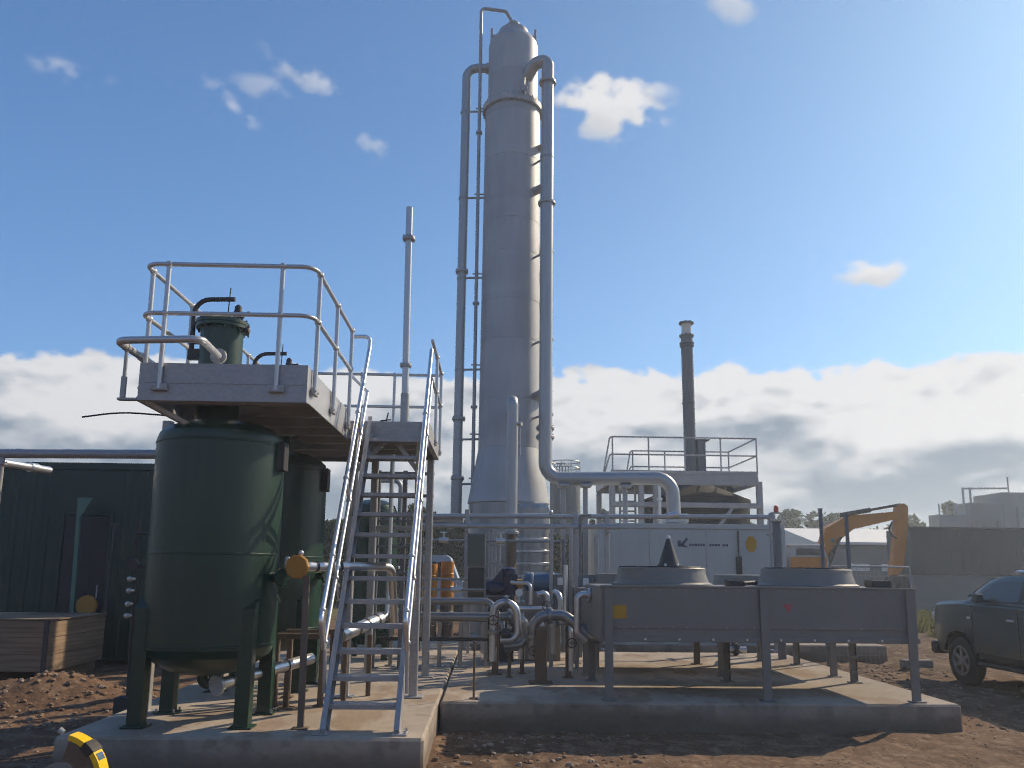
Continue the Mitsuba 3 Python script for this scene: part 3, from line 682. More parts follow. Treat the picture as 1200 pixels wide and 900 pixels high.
# yellow machine cover in the bottom left corner
t = thing("yellow_machine", "small yellow machine with a curved cover and black strap in the bottom left corner", "machine")
MX, MY, MZ, MR = -3.13, 6.2, 0.275, 0.34


def arc_shell(r0, r1, a0, a1, y0, y1, n=22):
    q = np.radians(np.linspace(a0, a1, n))
    return prism([(MX + r1 * math.cos(k), MZ + r1 * math.sin(k)) for k in q] + [(MX + r0 * math.cos(k), MZ + r0 * math.sin(k)) for k in q[::-1]], y0, y1, XZ)


part(t, "cover", [arc_shell(MR - 0.038, MR, -40, 76, MY, MY + 0.13)], "yellow_paint", 25)
part(t, "side_plate", arc_shell(0.16, MR - 0.039, 0, 75, MY + 0.02, MY + 0.03), "brown_steel", 25)  # brown stands in for shade on the yellow side
part(t, "strap", arc_shell(MR - 0.052, MR + 0.008, 38, 54, MY - 0.008, MY + 0.136), "black_plastic", 25)
part(t, "sticker", arc_shell(MR + 0.001, MR + 0.003, 26, 35, MY + 0.02, MY + 0.11), "blue_paint", 25)
part(t, "tip", tube((MX + 0.0, MY + 0.08, MZ + MR - 0.01), (MX - 0.03, MY + 0.08, MZ + MR + 0.012), 0.022, 10), "galvanised")
part(t, "body", box(MX - 0.16, MX + 0.22, MY + 0.06, MY + 0.3, -0.08, MZ + 0.08, 0.03), "black_plastic", 20)
part(t, "disc", lathe((MX + 0.36, MY + 0.10, 0.16), [(0, 0), (0.13, 0), (0.13, 0.012), (0, 0.012)], 30, (1, -0.4, 0.1)), "galvanised")

# ================================================================ scrubber tower
TX, TY = 0.44, 20.0
t = thing("scrubber_tower", "very tall pale grey clad column with a flared skirt in the middle", "tower")
part(t, "base_drum", lathe((TX, TY, 0), [(0, 0.31), (0.99, 0.31), (0.99, 3.40)], 72), "drum_clad", 25)
part(t, "skirt", lathe((TX, TY, 0), [(0.99, 3.402), (1.02, 3.42), (1.01, 3.50), (0.775, 4.80)], 72), "tower_clad", 20)
zs = [4.802, 6.05, 7.62, 8.68, 10.0, 10.9, 12.7, 14.22]
for a, b in zip(zs[:-1], zs[1:]):
    ra, rb = (np.interp(q, [4.8, 14.6], [0.775, 0.735]) for q in (a, b))
    part(t, "shell", lathe((TX, TY, 0), [(ra, a), (ra + 0.004, a + 0.004), (rb + 0.004, b - 0.012), (rb - 0.004, b - 0.008), (rb - 0.004, b)], 72), "tower_clad", 20)
part(t, "main_flange", lathe((TX, TY, 0), [(0.72, 14.22), (0.80, 14.225), (0.815, 14.24), (0.815, 14.38), (0.80, 14.39), (0.66, 14.395)], 72), "tower_clad", 20)
part(t, "flange_bolt", [tube((TX + 0.785 * math.cos(q), TY + 0.785 * math.sin(q), 14.18), (TX + 0.785 * math.cos(q), TY + 0.785 * math.sin(q), 14.44), 0.02, 6) for q in np.arange(36) * math.pi / 18], "galvanised", 20)
part(t, "head", lathe((TX, TY, 0), [(0.675, 14.396), (0.675, 16.24), (0.65, 16.35), (0.56, 16.48), (0.42, 16.54), (0.42, 16.545)], 72), "tower_clad", 25)
part(t, "cap", lathe((TX, TY, 0), [(0.42, 16.546), (0.41, 16.74), (0.40, 16.76), (0.36, 16.78), (0.18, 16.85), (0.10, 16.88), (0.10, 16.98), (0.16, 16.985), (0.16, 17.03), (0, 17.04)], 48), "tower_clad", 25)
for s in (-1, 1):
    part(t, "lifting_lug", [box(TX + s * 0.60 - 0.035, TX + s * 0.60 + 0.035, TY - 0.09, TY + 0.09, 16.32, 16.82, 0.01), tube((TX + s * 0.6, TY, 16.63), (TX + s * 0.38, TY, 16.66), 0.03)], "galvanised")
part(t, "nozzle", [tube((TX + 0.70, TY - 0.2, 13.1), (TX + 0.95, TY - 0.45, 13.1), 0.10), ball((TX + 0.86, TY - 0.2, 6.15), 0.13)], "galvanised")
part(t, "gauge", [tube((TX + 0.27, TY - 0.66, 14.49), (TX + 0.27, TY - 0.85, 14.49), 0.06), flange((TX + 0.27, TY - 0.85, 14.49), 0.1, 0.03, (0, 1, 0)), tube((TX + 0.27, TY - 0.80, 14.54), (TX + 0.27, TY - 0.8, 14.84), 0.03)], "galvanised")
for z, h in ((10.2, 0.25), (9.4, 0.35), (8.6, 0.3), (5.5, 0.35), (7.8, 0.18)):
    part(t, "bracket", box(TX + 0.78, TX + 0.93, TY - 0.05, TY + 0.05, z, z + h), "galvanised", 20)

t = thing("banded_vessel", "silver clad upright vessel with raised bands in front of the column's foot, right of centre", "vessel")
part(t, "shell", lathe((0.98, 18.75, 0), [(0, 0.31), (0.39, 0.31), (0.39, 3.22), (0.34, 3.32), (0.2, 3.38), (0, 3.40)], 48), "drum_clad", 25)
for k in range(10):
    z = 0.55 + k * 0.28
    part(t, "rib", lathe((0.98, 18.75, 0), [(0.39, z - 0.035), (0.415, z - 0.018), (0.415, z + 0.018), (0.39, z + 0.035)], 48), "bright_clad", 40)
LP = "pipe"
t = thing("left_tower_pipe", "thick vertical pipe clamped along the left side of the tall column", LP)
part(t, "pipe", pipe([(-0.20, 20.0, 15.62), (-0.83, 20.0, 15.62), (-0.86, 20.0, 3.0)], 0.118, 0.42, 20), "pipe_clad")
for z in (9.62, 5.6, 4.05, 13.9):
    if z < 13:
        part(t, "flange", flange((-0.845, 20, z), 0.17, 0.07), "galvanised")
parts(t, "coupling", [tube((-0.86, 20, 3.02), (-0.86, 20, 4.0), 0.14), tube((-0.30, 20, 15.62), (-0.22, 20, 15.62), 0.15)], "galvanised")
for z in (14.25, 11.7, 9.42, 6.9, 5.05, 3.9):
    part(t, "clamp", [tube((-0.75, 19.94, z), (-0.2, 19.94, z + 0.02), 0.028, 10), tube((-0.848, 20, z - 0.03), (-0.848, 20, z + 0.03), 0.128), tube((-0.56, 20.03, z + 0.16), (-0.2, 20.03, z + 0.16), 0.02, 8)], "galvanised")
t = thing("thin_tower_pipe", "thin pipe rising beside the column and bending over to its top nozzle", LP)
part(t, "pipe", pipe([(-0.46, 19.9, 3.2), (-0.46, 19.9, 17.42), (0.22, 19.97, 17.40), (0.42, 20.0, 17.05)], 0.045, 0.12, 12), "galvanised")
for z in (13.6, 8.7, 5.9):
    part(t, "flange", flange((-0.46, 19.9, z), 0.085, 0.05), "galvanised")
t = thing("right_tower_pipe", "thick pipe down the right side of the column that turns right at its foot", LP)
part(t, "pipe", pipe([(0.78, 19.55, 15.02), (1.0, 19.3, 15.35), (1.34, 19.25, 15.38), (1.30, 19.15, 3.97), (4.30, 18.85, 4.0), (4.33, 18.85, 3.1)], 0.165, 0.40, 24), "pipe_clad")
for z in (14.72, 11.25, 5.25, 5.02):
    part(t, "flange", flange((1.333 - 0.003 * (15 - z), 19.24, z), 0.225, 0.07), "galvanised")
for z in (12.55, 9.9, 7.55, 5.6):
    part(t, "clamp", [tube((1.32, 19.2, z), (0.9, 19.6, z - 0.08), 0.03, 10), tube((1.325, 19.22, z - 0.03), (1.325, 19.22, z + 0.03), 0.178)], "galvanised")
parts(t, "branch", [tube((1.3, 19.2, 6.2), (0.95, 19.7, 6.1), 0.1), tube((1.33, 19.25, 11.75), (1.0, 19.6, 11.75), 0.11)], "galvanised")
part(t, "outlet_box", box(4.08, 4.60, 18.55, 19.15, 2.92, 3.14, 0.02), "container_white", 20)
for x in (1.72, 2.25, 3.2):
    part(t, "support", [bar((x, 19.0, 0.3), (x, 19.0, 3.82), 0.11, 0.11, (0, 1, 0)), box(x - 0.13, x + 0.13, 18.8, 19.1, 3.76, 3.83)], "galvanised", 20)
t = thing("front_tower_pipe", "vertical pipe with a rounded top in front of the column, ochre at its foot", LP)
part(t, "pipe", pipe([(0.46, 17.6, 2.62), (0.46, 17.6, 5.58), (0.46, 19.3, 5.58)], 0.125, 0.16, 20), "pipe_clad")
part(t, "lower_pipe", tube((0.46, 17.6, 0.3), (0.46, 17.6, 2.60), 0.11, 18), "brown_steel", 32, "ochre brown lower length")
part(t, "flange", flange((0.46, 17.6, 2.6), 0.17, 0.05), "galvanised")
part(t, "valve", [tube((0.58, 17.5, 5.0), (0.66, 17.45, 5.0), 0.05), tube((0.62, 17.5, 4.3), (0.62, 17.5, 4.9), 0.02, 8)], "galvanised")

# ================================================================ pipe rack across the middle
t = thing("pipe_rack", "long horizontal pipe rack on posts crossing in front of the column and the white container", "pipe rack")
part(t, "pipe", tube((-1.5, 16.2, 2.86), (5.78, 16.2, 2.925), 0.048), "pipe_clad")
part(t, "pipe", tube((-1.5, 16.05, 2.66), (2.6, 16.05, 2.68), 0.05), "galvanised")
part(t, "tray", [box(-1.5, -0.55, 16.3, 16.6, 2.74, 2.84)], "galvanised", 20)
for x in (-0.47, 1.72, 2.35, 5.72):
    k = part(t, "post", [bar((x, 16.2, 0.0), (x, 16.2, 3.0), 0.10, 0.10, (0, 1, 0)), box(x - 0.13, x + 0.13, 16.07, 16.33, 0.0, 0.3)], "galvanised", 20)
    part(k, "arm", box(x - 0.04, x + 0.04, 15.95, 16.45, 2.56, 2.60), "galvanised", 20)
part(t, "valve", [ball((1.2, 16.0, 2.95), 0.05), tube((3.55, 16.0, 2.9), (3.75, 16.0, 2.95), 0.07)], "steel_pipe")

# thin posts and lamps behind
for x, y, z, lab in ((1.63, 14.6, 2.75, "slim grey post with a hooked top left of the white container"), (5.98, 14.4, 2.95, "slim grey post in front of the excavator, left of two"), (6.45, 14.4, 2.85, "slim grey post in front of the excavator, right of two"), (5.24, 14.6, 2.72, "thick grey post at the right end of the white container")):
    t = thing("steel_post", lab, "post")
    w = 0.12 if "thick" in lab else 0.055
    part(t, "shaft", bar((x, y, 0.0 if x > 5.7 else 0.29), (x, y, z), w, w, (0, 1, 0)), "stack_grey", 20)
    part(t, "arm", pipe([(x, y, z - 0.03), (x, y, z + 0.05), (x + 0.2, y, z + 0.06)], 0.022, 0.05, 8) if "hooked" in lab else box(x - w * 0.7, x + w * 0.7, y - w * 0.7, y + w * 0.7, z + 0.002, z + 0.02), "stack_grey", 20)

t = thing("service_frame", "open steel frame of posts and rails seen between the treads of the stair", "frame")
for x in (-1.78, -1.36, -0.98):
    part(t, "post", [bar((x, 12.7, 0.302), (x, 12.7, 3.35), 0.07, 0.07, (0, 1, 0)), box(x - 0.09, x + 0.09, 12.61, 12.79, 0.302, 0.316, 0.003)], "stack_grey", 20)
for z in (1.75, 2.15, 2.55, 2.95, 3.3):
    part(t, "rail", bar((-1.86, 12.64, z), (-0.90, 12.64, z), 0.05, 0.05), "stack_grey", 20)
t = thing("conduit_rack", "cluster of thin grey conduits rising in front of the column's foot, left of centre", "conduit")
for k, x in enumerate((-0.02, 0.05, 0.12, 0.21)):
    part(t, "conduit", tube((x, 17.2, 0.3), (x, 17.2, 2.72 - 0.06 * k), 0.018, 8), "galvanised", 32)
for z in (1.9, 2.3, 2.6):
    part(t, "strut", box(-0.08, 0.28, 17.225, 17.26, z, z + 0.045), "galvanised", 20)
t = thing("thin_pipe_run", "thin horizontal pipes with small valves at waist height before the column's foot", "pipe")
for z, y in ((2.36, 15.6), (1.62, 15.5), (1.45, 14.6)):
    part(t, "pipe", tube((-1.4, y, z), (1.5, y, z), 0.026, 10), "dull_shaded_steel")
for x, z, y in ((-0.9, 2.36, 15.6), (0.7, 1.62, 15.5), (-0.6, 1.45, 14.6), (0.2, 2.36, 15.6)):
    part(t, "valve", [tube((x - 0.09, y, z), (x + 0.09, y, z), 0.055, 14), tube((x, y, z), (x, y, z + 0.15), 0.016, 8), tube((x - 0.07, y, z + 0.15), (x + 0.07, y, z + 0.15), 0.012, 8)], "steel_pipe")
for x in (-1.3, 1.4):
    part(t, "leg", bar((x, 15.45, 0.302 if x < -0.6 else 0.297), (x, 15.45, 2.4), 0.06, 0.06, (0, 1, 0)), "stack_grey", 20)

# low pipe runs behind the stair, left of the pumps
t = thing("low_pipe_run", "two horizontal pipes on short legs between the stair and the pumps", "pipe")
part(t, "pipe", pipe([(-1.9, 13.0, 1.30), (0.0, 13.0, 1.32), (0.22, 12.6, 0.98), (0.3, 12.4, 0.6)], 0.055), "dull_shaded_steel")
part(t, "pipe", pipe([(-1.9, 13.1, 1.06), (0.42, 13.1, 1.07)], 0.075), "dull_shaded_steel")
for x in (-1.55, -1.15, -0.78, -0.45, -0.05):
    part(t, "leg", [bar((x, 13.1, 0.3), (x, 13.1, 0.98), 0.06, 0.06, (0, 1, 0)), box(x - 0.08, x + 0.08, 13.0, 13.2, 0.302, 0.314, 0.002)], "dull_shaded_steel", 20)
part(t, "cross_bar", bar((-1.75, 13.1, 0.72), (0.1, 13.1, 0.72), 0.08, 0.06), "dark_grey", 20)

# pump skid
t = thing("pump_pipework", "tangle of curved steel pipes and flanges left of the dry cooler", "pipework")
part(t, "pipe", pipe([(0.06, 11.6, 0.55), (0.06, 11.6, 1.36), (0.38, 11.6, 1.36), (0.42, 11.6, 0.86), (0.16, 11.6, 0.84)], 0.055, 0.17), "steel_pipe")
part(t, "pipe", pipe([(0.15, 11.75, 1.15), (0.5, 11.75, 1.15), (0.58, 11.75, 0.78), (0.22, 11.75, 0.74)], 0.06, 0.17), "dull_shaded_steel")
part(t, "pipe", pipe([(0.62, 11.5, 0.6), (0.62, 11.5, 1.18), (1.05, 11.5, 1.20), (1.42, 11.4, 0.92), (1.55, 11.3, 0.9)], 0.075, 0.2), "dull_shaded_steel")
part(t, "pipe", pipe([(0.92, 12.0, 1.0), (0.84, 12.0, 1.50), (0.7, 12.0, 1.46)], 0.04, 0.12), "steel_pipe")
part(t, "pipe", pipe([(1.06, 12.0, 1.05), (1.04, 12.0, 1.46), (0.98, 12.2, 1.50)], 0.04, 0.1), "steel_pipe")
for q in ((0.06, 11.6, 0.95), (0.62, 11.5, 0.9)):
    part(t, "flange", flange(q, 0.105, 0.05), "dull_shaded_steel")
parts(t, "flange", [flange((0.24, 11.6, 1.36), 0.10, 0.05, (1, 0, 0)), flange((0.85, 11.5, 1.19), 0.12, 0.05, (1, 0, 0)), flange((0.94, 12, 1.2), 0.075, 0.05), flange((0.30, 11.75, 1.15), 0.11, 0.05, (1, 0, 0))], "dull_shaded_steel")
for x, y, h, w in ((0.10, 12.2, 1.22, 0.10), (0.72, 11.35, 1.0, 0.16), (0.30, 11.9, 0.8, 0.05), (1.15, 11.9, 1.1, 0.08), (0.5, 12.3, 0.9, 0.06)):
    part(t, "support", [bar((x, y, 0.296), (x, y, h), w, w * 0.6, (0, 1, 0)), box(x - w, x + w, y - w, y + w, 0.298, 0.31, 0.002)], "brown_steel", 20)
part(t, "valve", [lathe((0.24, 11.55, 0.88), [(0, 0), (0.07, 0), (0.085, 0.05), (0.05, 0.12), (0, 0.13)], 16), tube((0.24, 11.55, 1.0), (0.24, 11.55, 1.12), 0.015, 8), lathe((0.24, 11.55, 1.12), [(0.06, 0), (0.075, 0), (0.075, 0.015), (0.06, 0.015), (0.06, 0)], 18)], "dark_grey")
part(t, "pipe", pipe([(0.28, 12.1, 0.7), (0.28, 12.1, 1.25), (0.95, 12.15, 1.25), (0.95, 12.15, 0.6)], 0.035, 0.1), "steel_pipe")
part(t, "pipe", pipe([(0.46, 11.9, 0.55), (0.46, 11.9, 1.02), (0.80, 11.9, 1.02), (0.80, 12.4, 1.02)], 0.03, 0.09), "steel_pipe")
part(t, "pipe", pipe([(1.18, 11.8, 0.4), (1.18, 11.8, 1.02), (1.18, 12.6, 1.02), (1.18, 12.6, 1.9)], 0.035, 0.1), "bright_clad")
part(t, "pipe", pipe([(0.62, 12.3, 1.3), (0.62, 12.3, 1.62), (0.35, 12.5, 1.62), (0.35, 12.9, 1.62)], 0.028, 0.08), "steel_pipe")
for k in range(5):
    part(t, "lagging_ring", lathe((0.28, 12.1, 0.78 + 0.09 * k), [(0.03, 0), (0.06, 0.004), (0.06, 0.03), (0.03, 0.034)], 20), "bright_clad")
for x, y, z in ((0.06, 11.52, 1.12), (0.84, 11.93, 1.3), (1.18, 11.72, 0.8), (0.62, 11.4, 0.72)):
    w = part(t, "hand_wheel", [sweep(np.stack([x + 0.065 * np.cos(q), np.full(25, y - 0.06), z + 0.065 * np.sin(q)], -1), 0.008, 6) for q in [np.arange(25) * math.pi / 12]] + [tube((x - 0.065, y - 0.06, z), (x + 0.065, y - 0.06, z), 0.006, 6), tube((x, y - 0.06, z - 0.065), (x, y - 0.06, z + 0.065), 0.006, 6), tube((x, y - 0.07, z), (x, y + 0.06, z), 0.012, 8)], "dark_grey")
part(t, "gauge", lathe((0.42, 11.55, 1.5), [(0, 0), (0.05, 0), (0.055, 0.01), (0.055, 0.035), (0, 0.035)], 20, (0, -1, 0)), "pale_plastic")
part(t, "gauge_stem", tube((0.42, 11.57, 1.36), (0.42, 11.57, 1.45), 0.012, 8), "steel_pipe")
t = thing("blue_pump", "navy blue pump motor behind the curved steel pipes", "pump")
part(t, "motor", [tube((0.34, 14.0, 1.38), (0.34, 14.0, 1.78), 0.125, 24), lathe((0.34, 14.0, 1.78), [(0.125, 0), (0.12, 0.05), (0.07, 0.08), (0, 0.085)], 24), tube((-0.06, 14.0, 1.50), (0.25, 14.0, 1.50), 0.125, 24)], "navy_paint")
part(t, "cowl", prism([(0.02, 1.60), (0.22, 1.60), (0.22, 1.84)], 13.92, 14.08, XZ), "navy_paint", 20)
for q in np.arange(0, 2 * math.pi, math.pi / 7):
    part(t, "fin", box(-0.001, 0.02, -0.008, 0.008, 1.42, 1.74, 0.002).apply_translation((0.125, 0, 0)).apply_transform(trimesh.transformations.rotation_matrix(q, (0, 0, 1))).apply_translation((0.34, 14.0, 0)), "navy_paint", 20)
part(t, "terminal_box", box(0.0, 0.18, 13.80, 13.88, 1.44, 1.56), "navy_paint")
part(t, "stand", box(-0.02, 0.42, 13.85, 14.15, 0.298, 1.36), "dark_grey")
part(t, "coupling", tube((0.46, 14.0, 1.58), (0.56, 14.0, 1.58), 0.08), "ochre_plastic", 32, "rust orange coupling guard")
t = thing("blue_vessel", "horizontal blue topped vessel on a grey block left of the dry cooler", "tank")
part(t, "shell", lathe((0.60, 14.2, 1.60), [(0, -0.03), (0.08, -0.02), (0.15, 0.02), (0.17, 0.07), (0.17, 0.58), (0.15, 0.63), (0.08, 0.67), (0, 0.68)], 28, (1, 0, 0)), "blue_paint")
part(t, "plinth", box(0.62, 1.22, 14.0, 14.4, 0.298, 1.46), "cooler_grey", 20)
parts(t, "band", [lathe((0.60 + q, 14.2, 1.60), [(0.172, 0), (0.178, 0.005), (0.178, 0.035), (0.172, 0.04)], 28, (1, 0, 0)) for q in (0.12, 0.48)], "galvanised")
t = thing("control_panel", "grey green control cabinet on legs in front of the column's foot", "cabinet")
part(t, "body", box(-0.42, -0.08, 15.0, 15.25, 1.86, 2.48, 0.012), "sheet_grey", 20)
part(t, "door", box(-0.40, -0.10, 14.985, 14.998, 1.89, 2.45, 0.004), "panel_green", 20)
part(t, "lower_body", box(-0.40, -0.10, 15.02, 15.24, 1.2, 1.85, 0.012), "dark_grey", 20)
for x in (-0.38, -0.12):
    part(t, "leg", bar((x, 15.12, 0.298), (x, 15.12, 1.2), 0.06, 0.06, (0, 1, 0)), "galvanised", 20)
for x, y, z0, z1, lab in ((1.02, 13.2, 0.3, 2.5, "tall grey switchgear panel on the left of three beside the dry cooler"), (1.40, 12.9, 0.3, 2.35, "grey green switchgear panel in the middle of three beside the dry cooler")):
    t = thing("switch_panel", lab, "cabinet")
    parts(t, "frame", [bar((x - 0.02, y, z0), (x - 0.02, y, z1), 0.06, 0.06, (0, 1, 0)), bar((x + 0.30, y, z0), (x + 0.30, y, z1), 0.06, 0.06, (0, 1, 0))], "galvanised", 20)
    part(t, "panel", box(x + 0.015, x + 0.265, y - 0.03, y + 0.12, 0.95, 1.75), "sheet_grey", 20)
    part(t, "label_plate", box(x + 0.08, x + 0.17, y - 0.036, y - 0.031, 1.58, 1.7, 0.001), "pale_plastic", 20)
single("conduit_post", "thin dark conduit standing at the front edge of the concrete beside the stair", "post", [tube((-0.17, 9.95, 0.298), (-0.17, 9.95, 0.95), 0.014, 8), box(-0.22, -0.12, 9.9, 10.0, 0.298, 0.31, 0.002), ball((-0.17, 9.95, 0.95), 0.02)], "brown_steel")

# ================================================================ dry cooler
t = thing("dry_cooler", "long grey dry cooler with two fan cowls at the slab's front edge, nearest the camera", "cooler")
KX0, KX1, KY0, KY1, KZ0, KZ1 = 1.36, 5.27, 9.95, 11.55, 0.98, 1.635
part(t, "casing", box(KX0, KX1, KY0, KY1, KZ0, KZ1, 0.012), "cooler_grey", 20)
for k in range(2):
    xa, xb = KX0 + 0.01 + k * 1.96, KX0 + 1.95 + k * 1.96
    part(t, "front_panel", box(xa, xb - 0.01, KY0 - 0.012, KY0 - 0.002, KZ0 + 0.15, KZ1 - 0.015, 0.004), "cooler_grey", 20)
for k in range(24):
    for zz in (KZ0 + 0.17, KZ1 - 0.04):
        part(t, "screw", tube((KX0 + 0.06 + k * 0.165, KY0 - 0.017, zz), (KX0 + 0.06 + k * 0.165, KY0 - 0.011, zz), 0.007, 6), "galvanised", 20)
part(t, "lip", [box(KX0 - 0.01, KX1 + 0.01, KY0 - 0.02, KY0 - 0.003, KZ0 - 0.005, KZ0 + 0.06, 0.004), box(KX0 - 0.01, KX1 + 0.01, KY0 - 0.022, KY0 - 0.003, KZ1 - 0.012, KZ1 + 0.012, 0.004)], "cooler_grey", 20)
for cx in (2.28, 4.22):
    cw = part(t, "fan_cowl", lathe((cx, 10.75, KZ1), [(0.66, 0.0), (0.66, 0.025), (0.615, 0.045), (0.575, 0.17), (0.575, 0.22), (0.565, 0.235), (0.545, 0.23), (0.54, 0.06), (0.0, 0.055)], 56), "cooler_grey", 25)
    g = []
    for r in (0.12, 0.22, 0.32, 0.42, 0.52):
        a = np.arange(37) * 2 * math.pi / 36
        g.append(sweep(np.stack([cx + r * np.cos(a), 10.75 + r * np.sin(a), np.full(37, KZ1 + 0.246)], -1), 0.006, 6))
    for q in np.arange(4) * math.pi / 4:
        g.append(tube((cx - 0.56 * math.cos(q), 10.75 - 0.56 * math.sin(q), KZ1 + 0.24), (cx + 0.56 * math.cos(q), 10.75 + 0.56 * math.sin(q), KZ1 + 0.24), 0.009, 6))
    part(cw, "grille", g, "dark_grey")
    part(cw, "hub", tube((cx, 10.75, KZ1 + 0.06), (cx, 10.75, KZ1 + 0.22), 0.13, 20), "black_plastic")
    for q in range(6):
        b = box(0.12, 0.53, -0.06, 0.06, -0.006, 0.006, 0.002); rot(b, 28, (1, 0, 0), (0, 0, 0)); rot(b, 60 * q, (0, 0, 1), (0, 0, 0)); b.apply_translation((cx, 10.75, KZ1 + 0.14)); part(cw, "blade", b, "black_plastic", 20)
for lx, ly in ((1.45, KY0 - 0.035), (3.36, KY0 - 0.035), (5.17, KY0 - 0.035), (1.45, KY1 + 0.035), (3.36, KY1 + 0.035), (5.17, KY1 + 0.035)):
    o = (0, 1, 0) if ly < 10.5 else (0, -1, 0)
    s = -1 if ly < 10.5 else 1
    lg = part(t, "leg", [channel((lx, ly - s * -0.0 + s * 0.02, 0.31), (lx, ly + s * 0.02, KZ1 - 0.02), 0.10, 0.035, 0.006, o), box(lx - 0.085, lx + 0.085, ly - 0.08, ly + 0.06, 0.298, 0.312, 0.003)], "cooler_grey", 20)
    parts(lg, "brace", [box(lx - 0.05, lx + 0.05, ly - 0.02 + 0.02 * (s < 0), ly + 0.012, z, z + 0.05, 0.003) for z in (0.42, 0.62, 0.82)], "cooler_grey", 20)
for k in range(10):
    part(t, "bolt", tube((KX0 + 0.12 + k * 0.415, KY0 - 0.034, KZ0 + 0.028), (KX0 + 0.12 + k * 0.415, KY0 - 0.018, KZ0 + 0.028), 0.014, 8), "bright_clad")
part(t, "label_plate", box(KX0 + 0.12, KX0 + 0.31, KY0 - 0.018, KY0 - 0.013, KZ0 + 0.27, KZ0 + 0.43, 0.001), "sign_yellow", 20, "dull yellow data plate")
part(t, "warning_mark", prism([(3.60, 1.44), (3.73, 1.44), (3.665, 1.33)], KY0 - 0.017, KY0 - 0.013, XZ), "ink_red", 20, "small reddish triangular mark")
part(t, "header_pipe", [pipe([(1.30, 10.9, 0.9), (1.18, 10.9, 1.0), (1.18, 10.9, 1.5), (1.36, 10.9, 1.5)], 0.05, 0.08), flange((1.33, 10.9, 1.5), 0.09, 0.03, (1, 0, 0))], "steel_pipe")
parts(t, "junction_box", [box(4.95, 5.2, 10.4, 10.62, KZ1 + 0.002, KZ1 + 0.10), tube((3.3, 10.5, KZ1 + 0.04), (3.5, 10.6, KZ1 + 0.05), 0.03), box(3.12, 3.36, 10.6, 10.75, KZ1 + 0.002, KZ1 + 0.08)], "dark_grey", 20)
t = thing("dry_cooler", "second grey dry cooler hidden close behind the front one, its legs seen below it", "cooler")
QX0, QX1, QY0, QY1, QZ0, QZ1 = 1.36, 5.27, 12.15, 13.75, 0.98, 1.56
part(t, "casing", box(QX0, QX1, QY0, QY1, QZ0, QZ1, 0.012), "cooler_grey", 20)
for cx in (2.28, 4.22):
    part(t, "fan_cowl", lathe((cx, 12.95, QZ1), [(0.70, 0.0), (0.70, 0.03), (0.63, 0.05), (0.60, 0.15), (0.60, 0.205), (0.58, 0.215), (0.555, 0.21), (0.55, 0.06), (0.0, 0.055)], 56), "cooler_grey", 25)
for lx in (1.45, 3.47, 5.15):
    for ly, o in ((QY0 + 0.05, (0, 1, 0)), (QY1 - 0.05, (0, -1, 0))):
        part(t, "leg", [channel((lx, ly, 0.31), (lx, ly, QZ0 - 0.002), 0.10, 0.04, 0.006, o), box(lx - 0.085, lx + 0.085, ly - 0.07, ly + 0.07, 0.298, 0.312, 0.003)], "cooler_grey", 20)
t = thing("dark_cone", "dark cone with a pale tip standing on the left fan cowl", "cone")
part(t, "body", lathe((2.38, 10.72, KZ1 + 0.254), [(0, 0), (0.155, 0), (0.155, 0.012), (0.14, 0.016), (0.026, 0.36), (0, 0.362)], 28), "dark_grey", 30)
part(t, "tip", lathe((2.38, 10.72, KZ1 + 0.617), [(0, 0), (0.028, 0), (0.02, 0.04), (0, 0.045)], 20), "pale_plastic")
part(t, "foot", [ball((2.30, 10.57, KZ1 + 0.266), 0.018), ball((2.46, 10.57, KZ1 + 0.266), 0.018)], "pale_plastic")

# supports and low pipes behind the cooler
t = thing("low_stand", "short grey stands carrying a pipe at the far right edge of the front slab", "support")
for x, y in ((4.75, 14.3), (4.95, 14.9)):
    part(t, "leg", [channel((x, y, 0.297), (x, y, 1.1), 0.10, 0.04, 0.006, (0, 1, 0)), box(x - 0.07, x + 0.07, y - 0.05, y + 0.07, 0.298, 0.31, 0.002)], "cooler_grey", 20)
part(t, "pipe", pipe([(4.70, 14.2, 1.14), (4.97, 15.0, 1.14), (4.97, 15.0, 0.6)], 0.05), "steel_pipe")
t = thing("pipe_coupling", "dark pipe coupling lying on the slab behind the dry cooler's legs", "pipe")
part(t, "pipe", tube((4.35, 15.1, 0.40), (4.75, 15.1, 0.40), 0.06), "steel_pipe")
parts(t, "flange", [flange((4.55, 15.1, 0.42), 0.12, 0.06, (1, 0, 0)), flange((4.35, 15.1, 0.42), 0.115, 0.04, (1, 0, 0))], "dark_grey")

# ================================================================ white container
t = thing("white_container", "white plant container with a small blue emblem and a yellow sign behind the dry cooler", "container")
WX0, WX1, WY0, WY1, WZ = 2.45, 6.62, 18.0, 20.4, 2.86
part(t, "body", box(WX0, WX1, WY0 + 0.01, WY1, 0.32, WZ, 0.015), "container_white", 20)
for xa, xb in ((WX0 + 0.05, 3.55), (3.57, 4.83), (4.85, 5.55), (5.57, WX1 - 0.05)):
    part(t, "panel", box(xa, xb, WY0 - 0.006, WY0 + 0.008, 0.42, WZ - 0.12, 0.004), "container_white", 20)
part(t, "top_rail", box(WX0 - 0.01, WX1 + 0.01, WY0 - 0.03, WY0 + 0.05, WZ - 0.10, WZ + 0.012, 0.006), "container_white", 20)
for x in (WX0 + 0.02, WX1 - 0.02):
    part(t, "corner_post", box(x - 0.04, x + 0.04, WY0 - 0.03, WY0 + 0.05, 0.32, WZ - 0.103, 0.006), "container_white", 20)
part(t, "lock_rod", [tube((5.56, WY0 - 0.05, 1.55), (5.56, WY0 - 0.05, 2.72), 0.02, 8), box(5.50, 5.62, WY0 - 0.075, WY0 - 0.01, 1.4, 2.15)], "dark_grey", 20)
